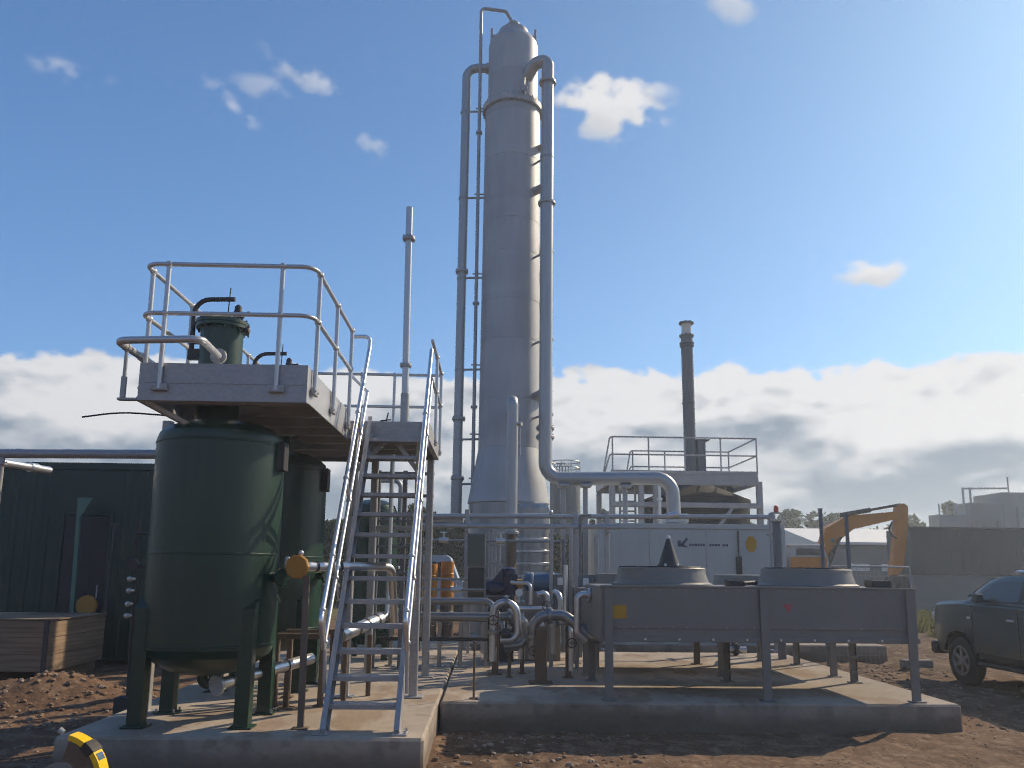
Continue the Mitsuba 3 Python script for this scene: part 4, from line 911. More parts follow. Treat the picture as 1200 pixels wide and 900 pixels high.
emb = [box(4.20, 4.27, WY0 - 0.013, WY0 - 0.0065, 2.36, 2.50, 0.001), prism([(4.25, 2.40), (4.40, 2.56), (4.44, 2.52), (4.34, 2.40), (4.42, 2.36), (4.40, 2.34), (4.28, 2.36)], WY0 - 0.0135, WY0 - 0.0068, XZ)]
part(t, "emblem", emb, "ink_blue", 20, "small dark blue emblem")
bars_, x = [], 4.46
for w in (0.05, 0.04, 0.06, 0.03, 0.05, 0.05, 0, 0, 0.05, 0.04, 0.06, 0.05, 0, 0.06, 0.05):
    if w:
        bars_.append(box(x, x + w, WY0 - 0.012, WY0 - 0.0066, 2.375, 2.425, 0.001))
    x += (w or 0.03) + 0.014
part(t, "lettering", bars_, "ink_blue", 20, "thin blurred line of dark lettering beside the emblem")
part(t, "warning_sign", prism([(5.86 + 0.13 * math.cos(q), 2.43 + 0.19 * math.sin(q)) for q in np.arange(8) * math.pi / 4 + 0.39], WY0 - 0.016, WY0 - 0.0068, XZ), "sign_yellow", 20, "yellow sign on the white side")
t = thing("beacon_lamp", "small red beacon on a curved grey bracket on the white container's roof end", "lamp")
part(t, "bracket", pipe([(6.30, 18.1, 2.875), (6.34, 18.1, 3.14), (6.62, 18.1, 3.15), (6.68, 18.1, 2.875)], 0.022, 0.07, 8), "galvanised")
part(t, "lamp", lathe((6.50, 18.1, 3.17), [(0, 0), (0.05, 0), (0.055, 0.03), (0.05, 0.12), (0.02, 0.15), (0, 0.15)], 16), "red_plastic")

# ================================================================ conical tank, flue, gantry
FX, FY = 6.62, 25.8
t = thing("conical_tank", "dark round tank with a low conical roof under the steel gantry", "tank")
part(t, "wall", lathe((FX, FY, 0), [(0, 0.31), (1.70, 0.31), (1.70, 3.86)], 64), "tank_dark", 25)
part(t, "rim_band", lathe((FX, FY, 0), [(1.70, 3.862), (1.74, 3.865), (1.74, 4.05), (1.70, 4.055)], 64), "tank_dark", 25)
part(t, "roof", lathe((FX, FY, 0), [(1.72, 4.056), (1.70, 4.07), (0.30, 4.66), (0, 4.70)], 64), "tank_dark", 25)
t = thing("flue_stack", "grey flue stack with a pale collar rising from the conical tank", "chimney")
part(t, "pipe", tube((FX - 0.11, FY, 4.62), (FX - 0.13, FY, 9.6), 0.195, 28), "stack_grey")
part(t, "collar", tube((FX - 0.13, FY, 9.62), (FX - 0.13, FY, 10.02), 0.165, 28), "roof_pale", 32, "pale collar below the top flange")
for z, r in ((10.04, 0.25), (9.6, 0.245), (9.34, 0.24), (9.25, 0.235), (7.3, 0.21)):
    part(t, "flange", flange((FX - 0.13, FY, z), r, 0.05 if z > 8 else 0.03), "stack_grey")
part(t, "duct", [box(FX + 0.10, FX + 0.36, FY - 0.16, FY + 0.16, 4.66, 6.03, 0.01), box(FX + 0.06, FX + 0.5, FY - 0.18, FY + 0.18, 6.031, 6.07)], "stack_grey", 20)

t = thing("steel_gantry", "grey steel gantry with guardrails standing over the conical tank at the right", "platform")
GX0, GX1, GY0, GY1, GZ = 3.62, 8.10, 24.0, 27.2, 4.72
part(t, "front_beam", channel((GX0, GY0, GZ - 0.17), (GX1, GY0, GZ - 0.17), 0.32, 0.10, 0.015, (0, 1, 0)), "galvanised", 20)
part(t, "rear_beam", channel((GX1, GY1, GZ - 0.17), (GX0, GY1, GZ - 0.17), 0.32, 0.10, 0.015, (0, -1, 0)), "galvanised", 20)
for x in (GX0, GX1):
    part(t, "side_beam", bar((x, GY0 + 0.1, GZ - 0.17), (x, GY1 - 0.1, GZ - 0.17), 0.10, 0.28), "galvanised", 20)
for ya, yb in ((GY0, GY0 + 0.85), (GY1 - 0.75, GY1)):
    part(t, "deck", box(GX0, GX1, ya, yb, GZ - 0.005, GZ + 0.03, 0.004), "galvanised", 20)
part(t, "toe_board", box(GX0, GX1, GY0 - 0.012, GY0 - 0.002, GZ - 0.002, GZ + 0.10, 0.002), "galvanised", 20)
for x, y in ((GX0 + 0.05, GY0 + 0.12), (4.55, GY0 + 0.12), (5.0, GY0 + 0.12), (GX1 + 0.08, GY0 + 0.15), (GX0 + 0.05, GY1 - 0.12), (GX1 + 0.05, GY1 - 0.12)):
    part(t, "leg", bar((x, y, 0.3), (x, y, GZ - 0.34 if x < 8 else GZ - 0.2), 0.17, 0.17, (0, 1, 0)), "galvanised", 20)
part(t, "cross_beam", bar((GX0, GY0 + 0.05, 3.78), (GX1 + 0.1, GY0 + 0.05, 3.78), 0.12, 0.16), "galvanised", 20)
part(t, "brace", bar((6.55, GY0 + 0.06, 2.7), (7.3, GY0 + 0.06, 3.7), 0.10, 0.10), "galvanised", 20)
part(t, "brace", bar((7.35, GY0 + 0.16, GZ - 0.36), (GX1, GY0 + 0.16, GZ - 0.18), 0.10, 0.10), "galvanised", 20)


def gantry_rail(y, x0, x1, lean):
    for z, nm in ((GZ + 1.12, "top_rail"), (GZ + 0.58, "mid_rail")):
        part(t, nm, pipe([(x0 - lean * (0.22 if nm == "top_rail" else 0.18), y, GZ + (0.0 if nm == "top_rail" else 0.02)), (x0 - 0.02, y, z), (x1, y, z)], 0.024, 0.10, 8), "galvanised")
    n = int((x1 - x0) / 1.3) + 1
    for x in np.linspace(x0 + 0.06, x1, n + 1):
        part(t, "post", tube((x, y, GZ), (x, y, GZ + 1.12), 0.024, 8), "galvanised")


gantry_rail(GY0 + 0.02, GX0, GX1, 1); gantry_rail(26.9, 4.75, GX1, 1)
for z, nm in ((GZ + 1.12, "top_rail"), (GZ + 0.58, "mid_rail")):
    part(t, nm, tube((GX1, GY0 + 0.02, z), (GX1, 26.9, z), 0.024, 8), "galvanised")
t = thing("gantry_ladder", "short steel ladder under the left end of the gantry", "ladder")
for x in (3.95, 4.42):
    part(t, "rail", bar((x, 24.4, 0.3), (x, 24.4, 4.7), 0.06, 0.06, (0, 1, 0)), "galvanised", 20)
for z in np.arange(0.6, 4.5, 0.3):
    part(t, "rung", tube((3.96, 24.4, z), (4.41, 24.4, z), 0.025, 8), "galvanised")
t = thing("bright_pipe", "bright vertical pipe with flanges under the gantry, left of the conical tank", "pipe")
part(t, "pipe", tube((5.0, 23.6, 0.3), (5.0, 23.6, 4.3), 0.05), "bright_clad")
parts(t, "flange", [flange((5.0, 23.6, z), 0.09, 0.05) for z in (3.9, 3.3)], "bright_clad")

# ================================================================ far: silos, sheds, excavator, trees
t = thing("round_silo", "dark round silo with a railed top behind the right foot of the column", "silo")
SX, SY = 4.65, 50.0
part(t, "wall", lathe((SX, SY, 0), [(0, 0), (0.95, 0), (0.95, 7.7), (0.85, 7.72), (0, 7.9)], 40), "silo_grey", 25)
part(t, "railing", [sweep(np.stack([SX + 0.93 * np.cos(q), SY + 0.93 * np.sin(q), np.full(33, z)], -1), 0.03, 6) for z in (8.5, 8.1) for q in [np.arange(33) * math.pi / 16]] + [tube((SX + 0.93 * math.cos(q), SY + 0.93 * math.sin(q), 7.7), (SX + 0.93 * math.cos(q), SY + 0.93 * math.sin(q), 8.5), 0.025, 6) for q in np.arange(10) * math.pi / 5], "galvanised")
part(t, "hoop", [pipe([(SX - 0.75 + 0.18 * k, SY - 0.6, 7.6), (SX - 0.75 + 0.18 * k, SY - 0.6, 8.35), (SX - 0.2 + 0.18 * k, SY - 0.5, 8.35), (SX - 0.2 + 0.18 * k, SY - 0.5, 7.6)], 0.035, 0.3, 6) for k in range(3)], "galvanised")
t = thing("equipment_shed", "long low grey building with a pale roof behind the excavator's arm", "building")
part(t, "wall", box(18.4, 24.6, 45, 55, 0, 3.35, 0.02), "sheet_grey", 20)
part(t, "roof", prism([(44.7, 3.36), (55.3, 3.36), (55.3, 3.5), (49.8, 4.5), (44.7, 3.5)], 18.1, 24.9, YZ), "roof_pale", 20)
for x in (20.2, 22.0):
    part(t, "window", box(x, x + 1.1, 44.96, 44.998, 1.9, 2.3, 0.005), "roof_pale", 20)
part(t, "door", box(19.0, 19.8, 44.96, 44.998, 0.05, 2.1, 0.005), "sheet_dark", 20)
t = thing("dark_barn", "long dark sheet clad building filling the right background behind the pickup", "building")
DXa, DXb, DYa = 18.6, 44.0, 35.2
part(t, "wall", box(DXa, DXb, DYa, DYa + 2.2, 1.75, 3.76, 0.02), "sheet_dark", 20)
part(t, "base_wall", box(DXa + 0.04, DXb, DYa + 0.05, DYa + 2.15, -0.1, 1.745, 0.02), "sheet_grey", 20)
for k in range(60):
    x = DXa + 0.1 + k * 0.42
    part(t, "cladding_rib", box(x, x + 0.20, DYa - 0.014, DYa - 0.001, 1.76, 3.70, 0.01), "sheet_dark", 20)
part(t, "eaves_trim", box(DXa - 0.05, DXb, DYa - 0.06, DYa + 0.2, 3.762, 3.86, 0.01), "sheet_dark", 20)
t = thing("concrete_silo_block", "stepped pale grey concrete block with rails on top beyond the dark building", "building")
part(t, "lower_block", box(27.2, 29.2, 48, 49.2, 0, 5.35, 0.03), "wall_concrete", 20)
part(t, "upper_block", box(29.22, 31.2, 48, 49.6, 0, 6.1, 0.03), "wall_concrete", 20)
part(t, "upper_block", box(31.22, 42, 48, 51, 0, 6.75, 0.03), "wall_concrete", 20)
for x in (27.3, 27.8, 28.3):
    part(t, "post", tube((x, 48.1, 5.25), (x, 48.1, 6.0 if x > 27 else 6.4), 0.05, 6), "galvanised")
parts(t, "frame", [bar((28.85, 48.1, 5.25), (28.85, 48.1, 7.0), 0.1, 0.1, (0, 1, 0)), bar((29.3, 48.1, 6.05), (29.3, 48.1, 7.0), 0.1, 0.1, (0, 1, 0)), bar((28.85, 48.1, 6.95), (31.6, 48.1, 7.0), 0.1, 0.1), tube((31.7, 48.1, 6.7), (31.7, 48.1, 7.7), 0.04, 6), tube((33.2, 48.1, 6.7), (33.2, 48.1, 7.5), 0.04, 6)], "galvanised", 20)
for k in range(9):
    part(t, "buttress", box(29.4 + k * 1.3, 29.7 + k * 1.3, 47.8, 47.995, 0, 5.0 if k < 2 else 5.9, 0.02), "wall_concrete", 20)

# excavator
t = thing("excavator", "orange excavator with a raised bent arm and pale cab roof behind the white container", "excavator")
EY = 30.0


def plate(pts, y0, y1, m, nm, lab=None):
    part(t, nm, prism(pts, y0, y1, XZ), m, 20, lab)


for y in (EY - 1.3, EY + 0.7):
    tr = Polygon([(9.2, 0.45), (9.45, 0.08), (9.9, 0.0), (12.6, 0.0), (13.05, 0.08), (13.3, 0.45), (13.05, 0.82), (12.6, 0.9), (9.9, 0.9), (9.45, 0.82)])
    k = part(t, "track", prism(tr, y, y + 0.6, XZ), "rubber", 20)
    for x in np.arange(9.7, 13.0, 0.45):
        part(k, "roller", tube((x, y - 0.02, 0.3), (x, y + 0.62, 0.3), 0.16, 14), "dark_grey")
part(t, "undercarriage", box(10.2, 12.3, EY - 0.65, EY + 0.65, 0.45, 1.05), "dark_grey", 20)
body = part(t, "body", [box(9.3, 12.3, EY - 1.25, EY + 1.25, 1.08, 1.95, 0.05), box(9.2, 10.6, EY - 1.2, EY + 1.2, 1.96, 2.45, 0.06)], "orange_paint", 20)
cabp = [(10.75, 1.96), (12.15, 1.96), (12.18, 2.25), (12.0, 2.72), (10.8, 2.75)]
cab = part(t, "cab", prism(cabp, EY - 1.2, EY - 0.2, XZ), "container_white", 20)
part(cab, "window", box(11.0, 11.9, EY - 1.215, EY - 1.202, 2.42, 2.66, 0.004), "dark_glass", 20)
part(cab, "roof", box(10.7, 12.05, EY - 1.24, EY - 0.16, 2.73, 2.82, 0.03), "roof_pale", 20)
part(cab, "panel", [box(10.78, 12.10, EY - 1.225, EY - 1.202, 1.97, 2.36, 0.004)], "orange_paint", 20)
boom = [(12.05, 1.9), (12.35, 1.8), (12.85, 2.85), (13.6, 3.42), (15.45, 3.86), (15.5, 4.08), (15.2, 4.10), (13.4, 3.92), (12.55, 3.45)]
plate(boom, EY - 0.2, EY + 0.2, "orange_paint", "boom")
plate([(15.35, 4.33), (15.62, 4.42), (15.75, 4.3), (15.72, 3.75), (15.45, 2.1), (15.2, 1.7), (14.95, 1.75), (15.2, 3.2), (15.3, 3.9)], EY - 0.16, EY + 0.16, "orange_paint", "stick")
part(t, "stick_cylinder", [tube((13.2, EY - 0.05, 3.95), (14.35, EY - 0.05, 4.16), 0.09), tube((14.3, EY - 0.05, 4.15), (15.5, EY - 0.05, 4.38), 0.05)], "dark_grey")
part(t, "boom_cylinder", [tube((12.35, EY - 0.3, 1.7), (12.75, EY - 0.3, 2.6), 0.09), tube((12.75, EY - 0.3, 2.6), (13.05, EY - 0.3, 3.1), 0.05)], "dark_grey")
part(t, "hose", [pipe([(15.05, EY - 0.25, 3.7), (14.9, EY - 0.28, 3.45), (15.0, EY - 0.28, 3.2), (15.2, EY - 0.22, 3.1)], 0.03, 0.12, 6)], "black_plastic")
plate([(15.0, 1.72), (15.4, 1.75), (15.5, 1.2), (15.2, 0.75), (14.6, 0.6), (14.45, 0.9), (14.9, 1.0)], EY - 0.45, EY + 0.45, "dark_grey", "bucket")
part(t, "emblem", prism([(12.68, 2.95), (12.85, 3.12), (12.85, 2.9)], EY - 0.206, EY - 0.201, XZ), "pale_green", 20)


# white van, orange bins behind the stair
t = thing("parked_van", "pale blue roofed van parked far behind the stair", "van")
prof = [(-2.6, 0.35), (-0.9, 0.35), (-0.75, 0.6), (-0.8, 1.25), (-1.15, 1.45), (-1.45, 2.2), (-1.6, 2.3), (-2.6, 2.3)]
part(t, "body", prism(prof, 29.6, 31.3, XZ), "tarpaulin", 20)
part(t, "window", [box(-2.4, -1.95, 29.585, 29.598, 1.5, 2.05, 0.004), box(-1.9, -1.5, 29.585, 29.598, 1.5, 2.05, 0.004)], "dark_glass", 20)
for x in (-2.3, -1.15):
    part(t, "wheel", tube((x, 29.55, 0.32), (x, 29.8, 0.32), 0.33, 20), "rubber")
for k, (x, y, z, w, lab) in enumerate(((-1.62, 22.0, 1.95, 0.42, "tall orange brown drum stack behind the stair's right handrail, left of two"), (-1.16, 22.3, 2.02, 0.36, "orange brown drum stack behind the stair, right of two"))):
    t = thing("drum_stack", lab, "drum")
    for q in range(2):
        h = z / 2
        part(t, "drum", lathe((x, y, q * h), [(0, 0.01), (w / 2, 0.01), (w / 2, 0.3 * h), (w / 2 + 0.012, 0.32 * h), (w / 2, 0.34 * h), (w / 2, 0.64 * h), (w / 2 + 0.012, 0.66 * h), (w / 2, 0.68 * h), (w / 2, h - 0.01), (0, h - 0.01)], 24), "brown_steel" if q == 0 else "orange_paint", 25)


def tree(x, y, h, w, label, conifer=False, n=2600, leaf=0.22):
    t = thing("tree", label, "tree")
    r = np.random.default_rng(int(abs(x * 31 + y * 17)) + 5)
    tk = [sweep([(x, y, -0.1), (x + 0.05 * w, y, h * 0.35), (x, y + 0.05 * w, h * 0.8)], [0.05 * h * 0.6, 0.035 * h * 0.6, 0.01 * h], 8)]
    cl = []
    for k in range(16):
        if conifer:
            q = r.random(); c = V(x, y, h * (0.12 + 0.85 * q)) + V(*(r.normal(size=2) * w * 0.22 * (1.02 - q)), 0); s = w * (0.10 + 0.28 * (1 - q))
        else:
            d = r.normal(size=3); d /= np.linalg.norm(d); c = V(x, y, h * 0.58) + d * V(w * 0.34, w * 0.34, h * 0.30) * r.uniform(0.6, 1); s = w * r.uniform(0.14, 0.26)
        cl.append((c, s)); tk.append(sweep([(x, y, min(h * 0.6, max(h * 0.2, c[2] - 0.25 * h))), c], [0.012 * h, 0.004 * h], 5))
    part(t, "trunk", tk, "bark")
    pts = []
    for c, s in cl:
        d = r.normal(size=(n // 16, 3)); d /= np.linalg.norm(d, axis=1, keepdims=True); pts.append(c + d * s * r.uniform(0.3, 1.05, (len(d), 1)) ** 0.6 * V(1, 1, 0.85))
    p = np.vstack(pts); p = p[p[:, 2] > 0.1]; N = len(p)
    u = r.normal(size=(N, 3)); u /= np.linalg.norm(u, axis=1, keepdims=True); v = np.cross(u, r.normal(size=(N, 3))); v /= np.linalg.norm(v, axis=1, keepdims=True)
    s = leaf * r.uniform(0.5, 1.2, (N, 1)); q = np.stack([p - u * s, p + v * s * 0.6, p + u * s, p - v * s * 0.6], 1).reshape(-1, 3)
    b = np.arange(N)[:, None] * 4
    part(t, "crown", trimesh.Trimesh(q, np.vstack([b + [0, 1, 2], b + [0, 2, 3]]), process=False), "leaf", False)


for a in ((-3.9, 45, 5.6, 3.2, "dark bushy tree right of the stair in the background"), (-1.9, 52, 4.4, 3.6, "low dark tree behind the parked van"), (0.6, 50, 4.2, 3.6, "low tree behind the foot of the column, seen past its left pipes"), (-7.0, 50, 4.8, 4.0, "dark tree showing faintly between the treads of the stair")):
    tree(*a)
for k, (x, h) in enumerate(((4.9, 5.7), (5.9, 6.6), (6.7, 6.0), (7.5, 5.6), (8.4, 6.3))):
    tree(x, 58 + 0.4 * k, h, 1.5, ("leftmost", "second", "middle", "fourth", "rightmost")[k] + " of five narrow green conifers behind the posts left of the white container", True, 2200, 0.16)
for k, (x, y, h, w, lab) in enumerate(((30.5, 82, 8.0, 4.2, "dark tree just right of the gantry, behind the beacon"), (35.5, 84, 7.4, 5.5, "broad dark tree above the excavator boom"), (40.5, 83, 6.9, 5.0, "dark low tree above the pale shed roof, left side"), (45, 86, 7.0, 5.2, "dark low tree above the pale shed roof, right side"), (46.5, 80, 8.5, 3.4, "dark tree just right of the excavator stick"), (50, 82, 7.7, 4.6, "dark tree over the left end of the long dark building"), (26, 83, 6.8, 5.5, "dark tree behind the right side of the conical tank"))):
    tree(x, y, h * 1.2, w, lab, n=3600, leaf=0.28)

# dark hedge that closes the view between the stair and the white container
for hx0, hx1, hy, hz, lab in ((-15.0, -0.6, 41.0, 4.25, "long dark hedge seen past the stair, left of the column"), (1.5, 9.5, 44.0, 3.7, "long dark hedge seen between the column and the white container")):
    t = thing("hedge", lab, "hedge")
    r = np.random.default_rng(int(hy)); N = 9000
    p = np.stack([r.uniform(hx0, hx1, N), hy + r.uniform(-0.7, 0.7, N), hz * r.uniform(0.0, 1.0, N) ** 0.8], -1); p[:, 2] *= 0.86 + 0.24 * meshkit.fbm(np.c_[p[:, 0] * 0.8, p[:, 1] * 0.3, 0 * p[:, 0]], 3, 8)
    u = r.normal(size=(N, 3)); u /= np.linalg.norm(u, axis=1, keepdims=True); v = np.cross(u, r.normal(size=(N, 3))); v /= np.linalg.norm(v, axis=1, keepdims=True)
    w = 0.24 * r.uniform(0.5, 1.2, (N, 1)); q = np.stack([p - u * w, p + v * w * 0.6, p + u * w, p - v * w * 0.6], 1).reshape(-1, 3); b = np.arange(N)[:, None] * 4
    part(t, "foliage", trimesh.Trimesh(q, np.vstack([b + [0, 1, 2], b + [0, 2, 3]]), process=False), "leaf", False)
    part(t, "stem", [sweep([(x, hy, -0.1), (x + 0.1, hy, hz * 0.7)], [0.08, 0.02], 6) for x in np.arange(hx0 + 0.4, hx1, 1.1)], "bark")

# grass tufts by the dark building
gr = np.random.default_rng(3); N = 20000
p = np.stack([gr.uniform(11.5, 21, N), gr.uniform(21, 33, N)], -1); keep = meshkit.fbm(np.c_[p * 0.35, np.zeros(N)], 3, 4) > 0.42; p = p[keep]; N = len(p)
h = gr.uniform(0.12, 0.55, N); a = gr.uniform(0, np.pi, N); w = 0.035; lean = gr.normal(size=(N, 2)) * 0.12
base = np.c_[p, ground_height(p[:, 0], p[:, 1]) - 0.02]; du = np.c_[np.cos(a) * w, np.sin(a) * w, 0 * a]
q = np.stack([base - du, base + du, base + np.c_[lean, h]], 1).reshape(-1, 3)
k = numbered("grass"); scene[k] = mikit.ply(trimesh.Trimesh(q, np.arange(3 * N).reshape(-1, 3), process=False), "grass_blade", False)
labels[k] = {"label": "rough green grass growing beyond the dirt at the right", "category": "grass", "kind": "stuff"}

# mesh fence panel behind the cooler's right end
t = thing("fence_panel", "thin wire mesh fence panel standing right of the dry cooler", "fence")
fx0, fx1, fy = 6.55, 8.95, 15.6
fx0, fx1, fy = 6.9, 8.55, 16.3
part(t, "frame", [pipe([(fx0, fy, -0.1), (fx0, fy, 1.95), (fx1, fy, 1.95), (fx1, fy, -0.1)], 0.019, 0.06, 8)], "galvanised")
for k in range(17):
    x = fx0 + (k + 1) * (fx1 - fx0) / 18
    part(t, "wire", tube((x, fy, 0.05), (x, fy, 1.94), 0.002, 4), "galvanised", False)
for k in range(7):
    z = 0.2 + k * 0.26
    part(t, "wire", tube((fx0, fy, z), (fx1, fy, z), 0.002, 4), "galvanised", False)
part(t, "foot_block", box(fx1 - 0.3, fx1 + 0.3, fy - 0.1, fy + 0.1, -0.05, 0.12, 0.02), "render_grey", 20)

# ================================================================ pickup at the right edge, its nose pointing away
t = thing("pickup_truck", "dark blue green double cab pickup parked on the dirt at the right edge", "pickup truck")
PX, PF = 8.96, 14.85                       # centre line, front bumper; length runs towards the camera
HW = 0.90


def loft(sections):
    """sections: list of (y, [(x, z) ...]) rings with equal counts, skinned into a closed body."""
    n = len(sections[0][1]); v = np.array([(x, y, z) for y, r in sections for x, z in r]); f = []
    for i in range(len(sections) - 1):
        for j in range(n):
            a, b, c, d = i * n + j, i * n + (j + 1) % n, (i + 1) * n + (j + 1) % n, (i + 1) * n + j
            f += [[a, b, c], [a, c, d]]
    for i, s in ((0, 1), (len(sections) - 1, -1)):
        ids = list(range(i * n, i * n + n))
        for j in range(1, n - 1):
            f.append([ids[0], ids[j + (s < 0)], ids[j + (s > 0)]])
    m = trimesh.Trimesh(v, f, process=False); trimesh.repair.fix_normals(m); return m


def ring(hw, z0, z1, crown=0.03, tuck=0.06):
    zm = z0 + 0.62 * (z1 - z0)
    return [(PX + s * x, z) for s, x, z in ((-1, hw - tuck, z0), (-1, hw, zm - 0.12), (-1, hw, zm), (-1, hw - 0.03, z1 - 0.06), (-1, hw - 0.10, z1), (-1, 0.0, z1 + crown), (1, hw - 0.10, z1), (1, hw - 0.03, z1 - 0.06), (1, hw, zm), (1, hw, zm - 0.12), (1, hw - tuck, z0))]


secs = []
for dy, hw, z0, z1 in ((0.0, 0.72, 0.52, 1.10), (0.04, 0.80, 0.48, 1.24), (0.16, 0.87, 0.46, 1.31), (0.45, 0.90, 0.46, 1.345), (0.9, 0.91, 0.47, 1.37), (1.32, 0.91, 0.47, 1.37), (2.4, 0.91, 0.47, 1.36), (3.5, 0.91, 0.47, 1.36), (5.0, 0.90, 0.48, 1.36), (5.15, 0.88, 0.5, 1.35)):
    secs.append((PF - dy, ring(hw, z0, z1)))
bodym = loft(secs)
FWY, RWY = PF - 0.98, PF - 4.15
import manifold3d as m3


def to_man(m):
    m = trimesh.Trimesh(m.vertices, m.faces, process=True); m.merge_vertices()
    return m3.Manifold(m3.Mesh(np.asarray(m.vertices, np.float32), np.asarray(m.faces, np.uint32)))


def from_man(M):
    q = M.to_mesh(); return trimesh.Trimesh(q.vert_properties[:, :3], q.tri_verts, process=False)


bm = to_man(bodym)
if bm.is_empty() or bm.volume() < 0:
    bodym.invert(); bm = to_man(bodym)
for wy in (FWY, RWY):
    for s in (-1, 1):
        bm = bm - to_man(tube((PX + s * 0.55, wy, 0.40), (PX + s * 1.2, wy, 0.40), 0.46, 40))
part(t, "body", from_man(bm), "car_paint", 28)
for wy in (FWY, RWY):
    for s in (-1, 1):
        x = PX + s * 0.80
        w = part(t, "wheel", lathe((x - s * 0.12, wy, 0.37), [(0, 0.0), (0.24, 0.0), (0.33, 0.0), (0.385, 0.03), (0.395, 0.08), (0.395, 0.17), (0.385, 0.22), (0.33, 0.24), (0.25, 0.235), (0.24, 0.2), (0, 0.2)], 40, (s, 0, 0)), "rubber", 30)
        part(w, "rim", [lathe((x - s * 0.12, wy, 0.37), [(0.245, 0.19), (0.245, 0.236), (0.225, 0.238), (0.215, 0.20)], 36, (s, 0, 0)), lathe((x - s * 0.12, wy, 0.37), [(0, 0.205), (0.075, 0.205), (0.065, 0.232), (0, 0.236)], 20, (s, 0, 0))] + [rot(box(x + s * 0.095 - 0.012, x + s * 0.095 + 0.012, wy - 0.03, wy + 0.03, 0.37 + 0.05, 0.37 + 0.225, 0.006), 60 * q, (1, 0, 0), (x, wy, 0.37)) for q in range(6)], "dull_shaded_steel", 25)
        ar = np.linspace(0.08, 0.92, 20) * math.pi
        part(t, "arch_trim", sweep(np.stack([np.full(20, PX + s * 0.905), wy + 0.475 * np.cos(ar), 0.40 + 0.475 * np.sin(ar)], -1), 0.03, 8), "black_plastic")


def cab_ring(hb, ht, z0, z1):
    return [(PX - hb, z0), (PX - ht - 0.02, z1 - 0.10), (PX - ht + 0.06, z1 - 0.015), (PX, z1 + 0.015), (PX + ht - 0.06, z1 - 0.015), (PX + ht + 0.02, z1 - 0.10), (PX + hb, z0)]


cab = loft([(PF - 1.0, cab_ring(0.84, 0.80, 1.33, 1.40)), (PF - 1.25, cab_ring(0.86, 0.76, 1.34, 1.56)), (PF - 1.60, cab_ring(0.86, 0.71, 1.34, 1.745)), (PF - 1.95, cab_ring(0.86, 0.69, 1.34, 1.81)), (PF - 3.0, cab_ring(0.86, 0.69, 1.34, 1.84)), (PF - 3.55, cab_ring(0.86, 0.70, 1.34, 1.79)), (PF - 3.85, cab_ring(0.86, 0.76, 1.34, 1.5))])
part(t, "cab", cab, "car_paint", 22)


def side_x(z, s):
    return PX + s * (np.interp(z, [1.34, 1.74], [0.862, 0.712]) + 0.006)


def side_panel(yz, s, off=0.0):
    v = np.array([(side_x(z, s) + s * off, y, z) for y, z in yz] + [(side_x(z, s) + s * (off - 0.006), y, z) for y, z in yz]); n = len(yz)
    m = trimesh.convex.convex_hull(v); return m


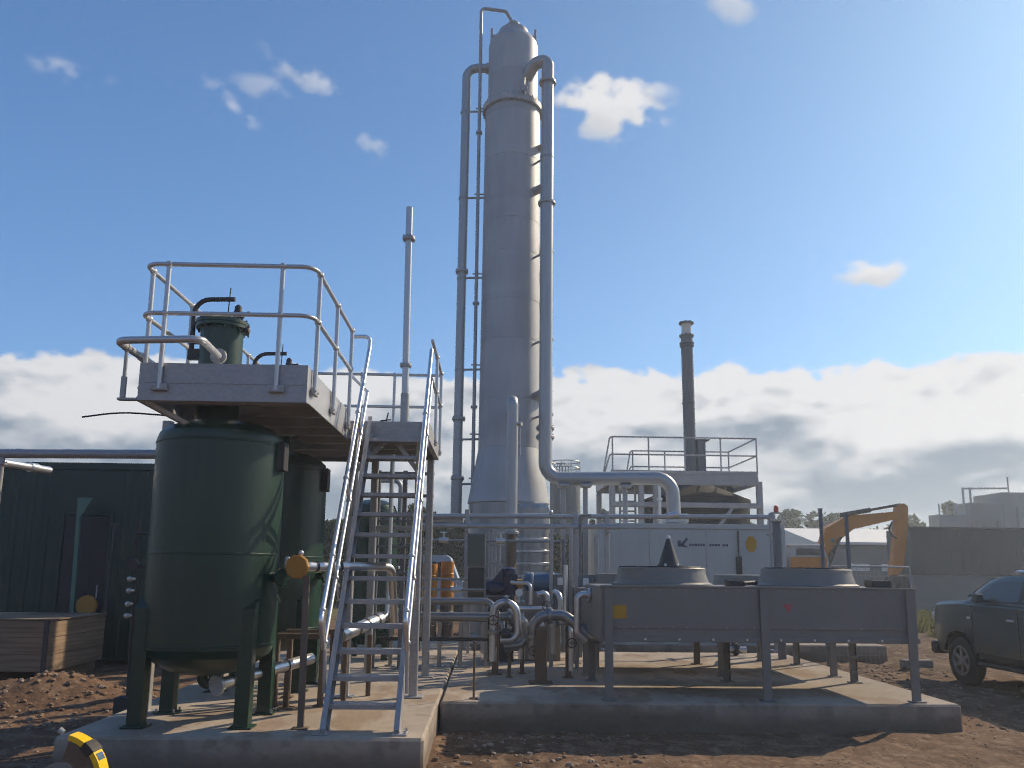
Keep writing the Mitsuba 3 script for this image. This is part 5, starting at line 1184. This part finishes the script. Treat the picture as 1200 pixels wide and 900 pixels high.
for s in (-1, 1):
    d1 = [(PF - 1.36, 1.40), (PF - 1.42, 1.46), (PF - 1.78, 1.66), (PF - 1.95, 1.70), (PF - 2.52, 1.71), (PF - 2.52, 1.40)]
    d2 = [(PF - 2.62, 1.40), (PF - 2.62, 1.71), (PF - 3.25, 1.70), (PF - 3.42, 1.64), (PF - 3.58, 1.40)]
    part(t, "side_window", side_panel(d1, s, 0.002), "dark_glass", 20)
    part(t, "side_window", side_panel(d2, s, 0.002), "dark_glass", 20)
    for y0, y1 in ((PF - 2.57, PF - 1.42), (PF - 3.60, PF - 2.59)):
        d = part(t, "door", box(PX + s * 0.913 - 0.006, PX + s * 0.913 + 0.004, y0, y1, 0.55, 1.20, 0.003), "car_paint", 20)
        part(d, "handle", box(PX + s * 0.93 - 0.012, PX + s * 0.93 + 0.012, y0 + 0.06, y0 + 0.24, 1.10, 1.13, 0.005), "chrome", 20)
    part(t, "window_trim", [side_panel([(PF - 2.525, 1.40), (PF - 2.525, 1.715), (PF - 2.615, 1.715), (PF - 2.615, 1.40)], s, 0.001), side_panel([(PF - 1.30, 1.375), (PF - 1.30, 1.395), (PF - 3.62, 1.395), (PF - 3.62, 1.375)], s, 0.004)], "black_plastic", 20)
    part(t, "sill", box(PX + s * 0.90 - 0.012, PX + s * 0.90 + 0.012, PF - 3.6, PF - 1.5, 0.46, 0.56, 0.005), "black_plastic", 20)
    parts(t, "door_gap", [box(PX + s * 0.915 - 0.003, PX + s * 0.915 + 0.003, y - 0.006, y + 0.006, 0.56, 1.30, 0) for y in (PF - 1.40, PF - 2.58, PF - 3.62)], "black_plastic", False)
    part(t, "mirror", [box(PX + s * 0.98 - 0.08, PX + s * 0.98 + 0.08, PF - 1.76, PF - 1.64, 1.36, 1.52, 0.03), tube((PX + s * 0.86, PF - 1.68, 1.40), (PX + s * 0.95, PF - 1.68, 1.42), 0.02, 8)], "car_paint", 25)
    part(t, "indicator", box(PX + s * 0.918 - 0.005, PX + s * 0.918 + 0.006, PF - 1.34, PF - 1.26, 1.08, 1.12, 0.003), "pale_plastic", 20)
    part(t, "side_step", tube((PX + s * 0.93, PF - 1.55, 0.38), (PX + s * 0.93, PF - 3.6, 0.38), 0.035, 10), "black_plastic")
    part(t, "headlight", box(PX + s * 0.72 - 0.13, PX + s * 0.72 + 0.13, PF - 0.14, PF - 0.02, 0.98, 1.14, 0.03), "chrome", 20)
    part(t, "roof_rail", pipe([(PX + s * 0.60, PF - 2.1, 1.82), (PX + s * 0.60, PF - 2.2, 1.87), (PX + s * 0.60, PF - 3.3, 1.87), (PX + s * 0.60, PF - 3.4, 1.80)], 0.018, 0.05, 8), "chrome")
part(t, "windscreen", loft([(PF - 1.04, [(PX - 0.74, 1.45), (PX + 0.74, 1.45), (PX + 0.74, 1.44), (PX - 0.74, 1.44)]), (PF - 1.58, [(PX - 0.62, 1.755), (PX + 0.62, 1.755), (PX + 0.62, 1.745), (PX - 0.62, 1.745)])]), "dark_glass", 20)
part(t, "bumper", box(PX - 0.86, PX + 0.86, PF - 0.12, PF + 0.06, 0.40, 0.62, 0.04), "black_plastic", 20)
part(t, "grille", box(PX - 0.45, PX + 0.45, PF - 0.03, PF + 0.012, 0.72, 1.04, 0.02), "black_plastic", 20)
part(t, "underbody", box(PX - 0.7, PX + 0.7, PF - 4.9, PF - 0.3, 0.30, 0.48, 0.03), "black_plastic", 20)
part(t, "beacon_bar", [box(PX - 0.45, PX - 0.30, PF - 2.35, PF - 2.2, 1.815, 1.95, 0.02)], "blue_paint", 20)
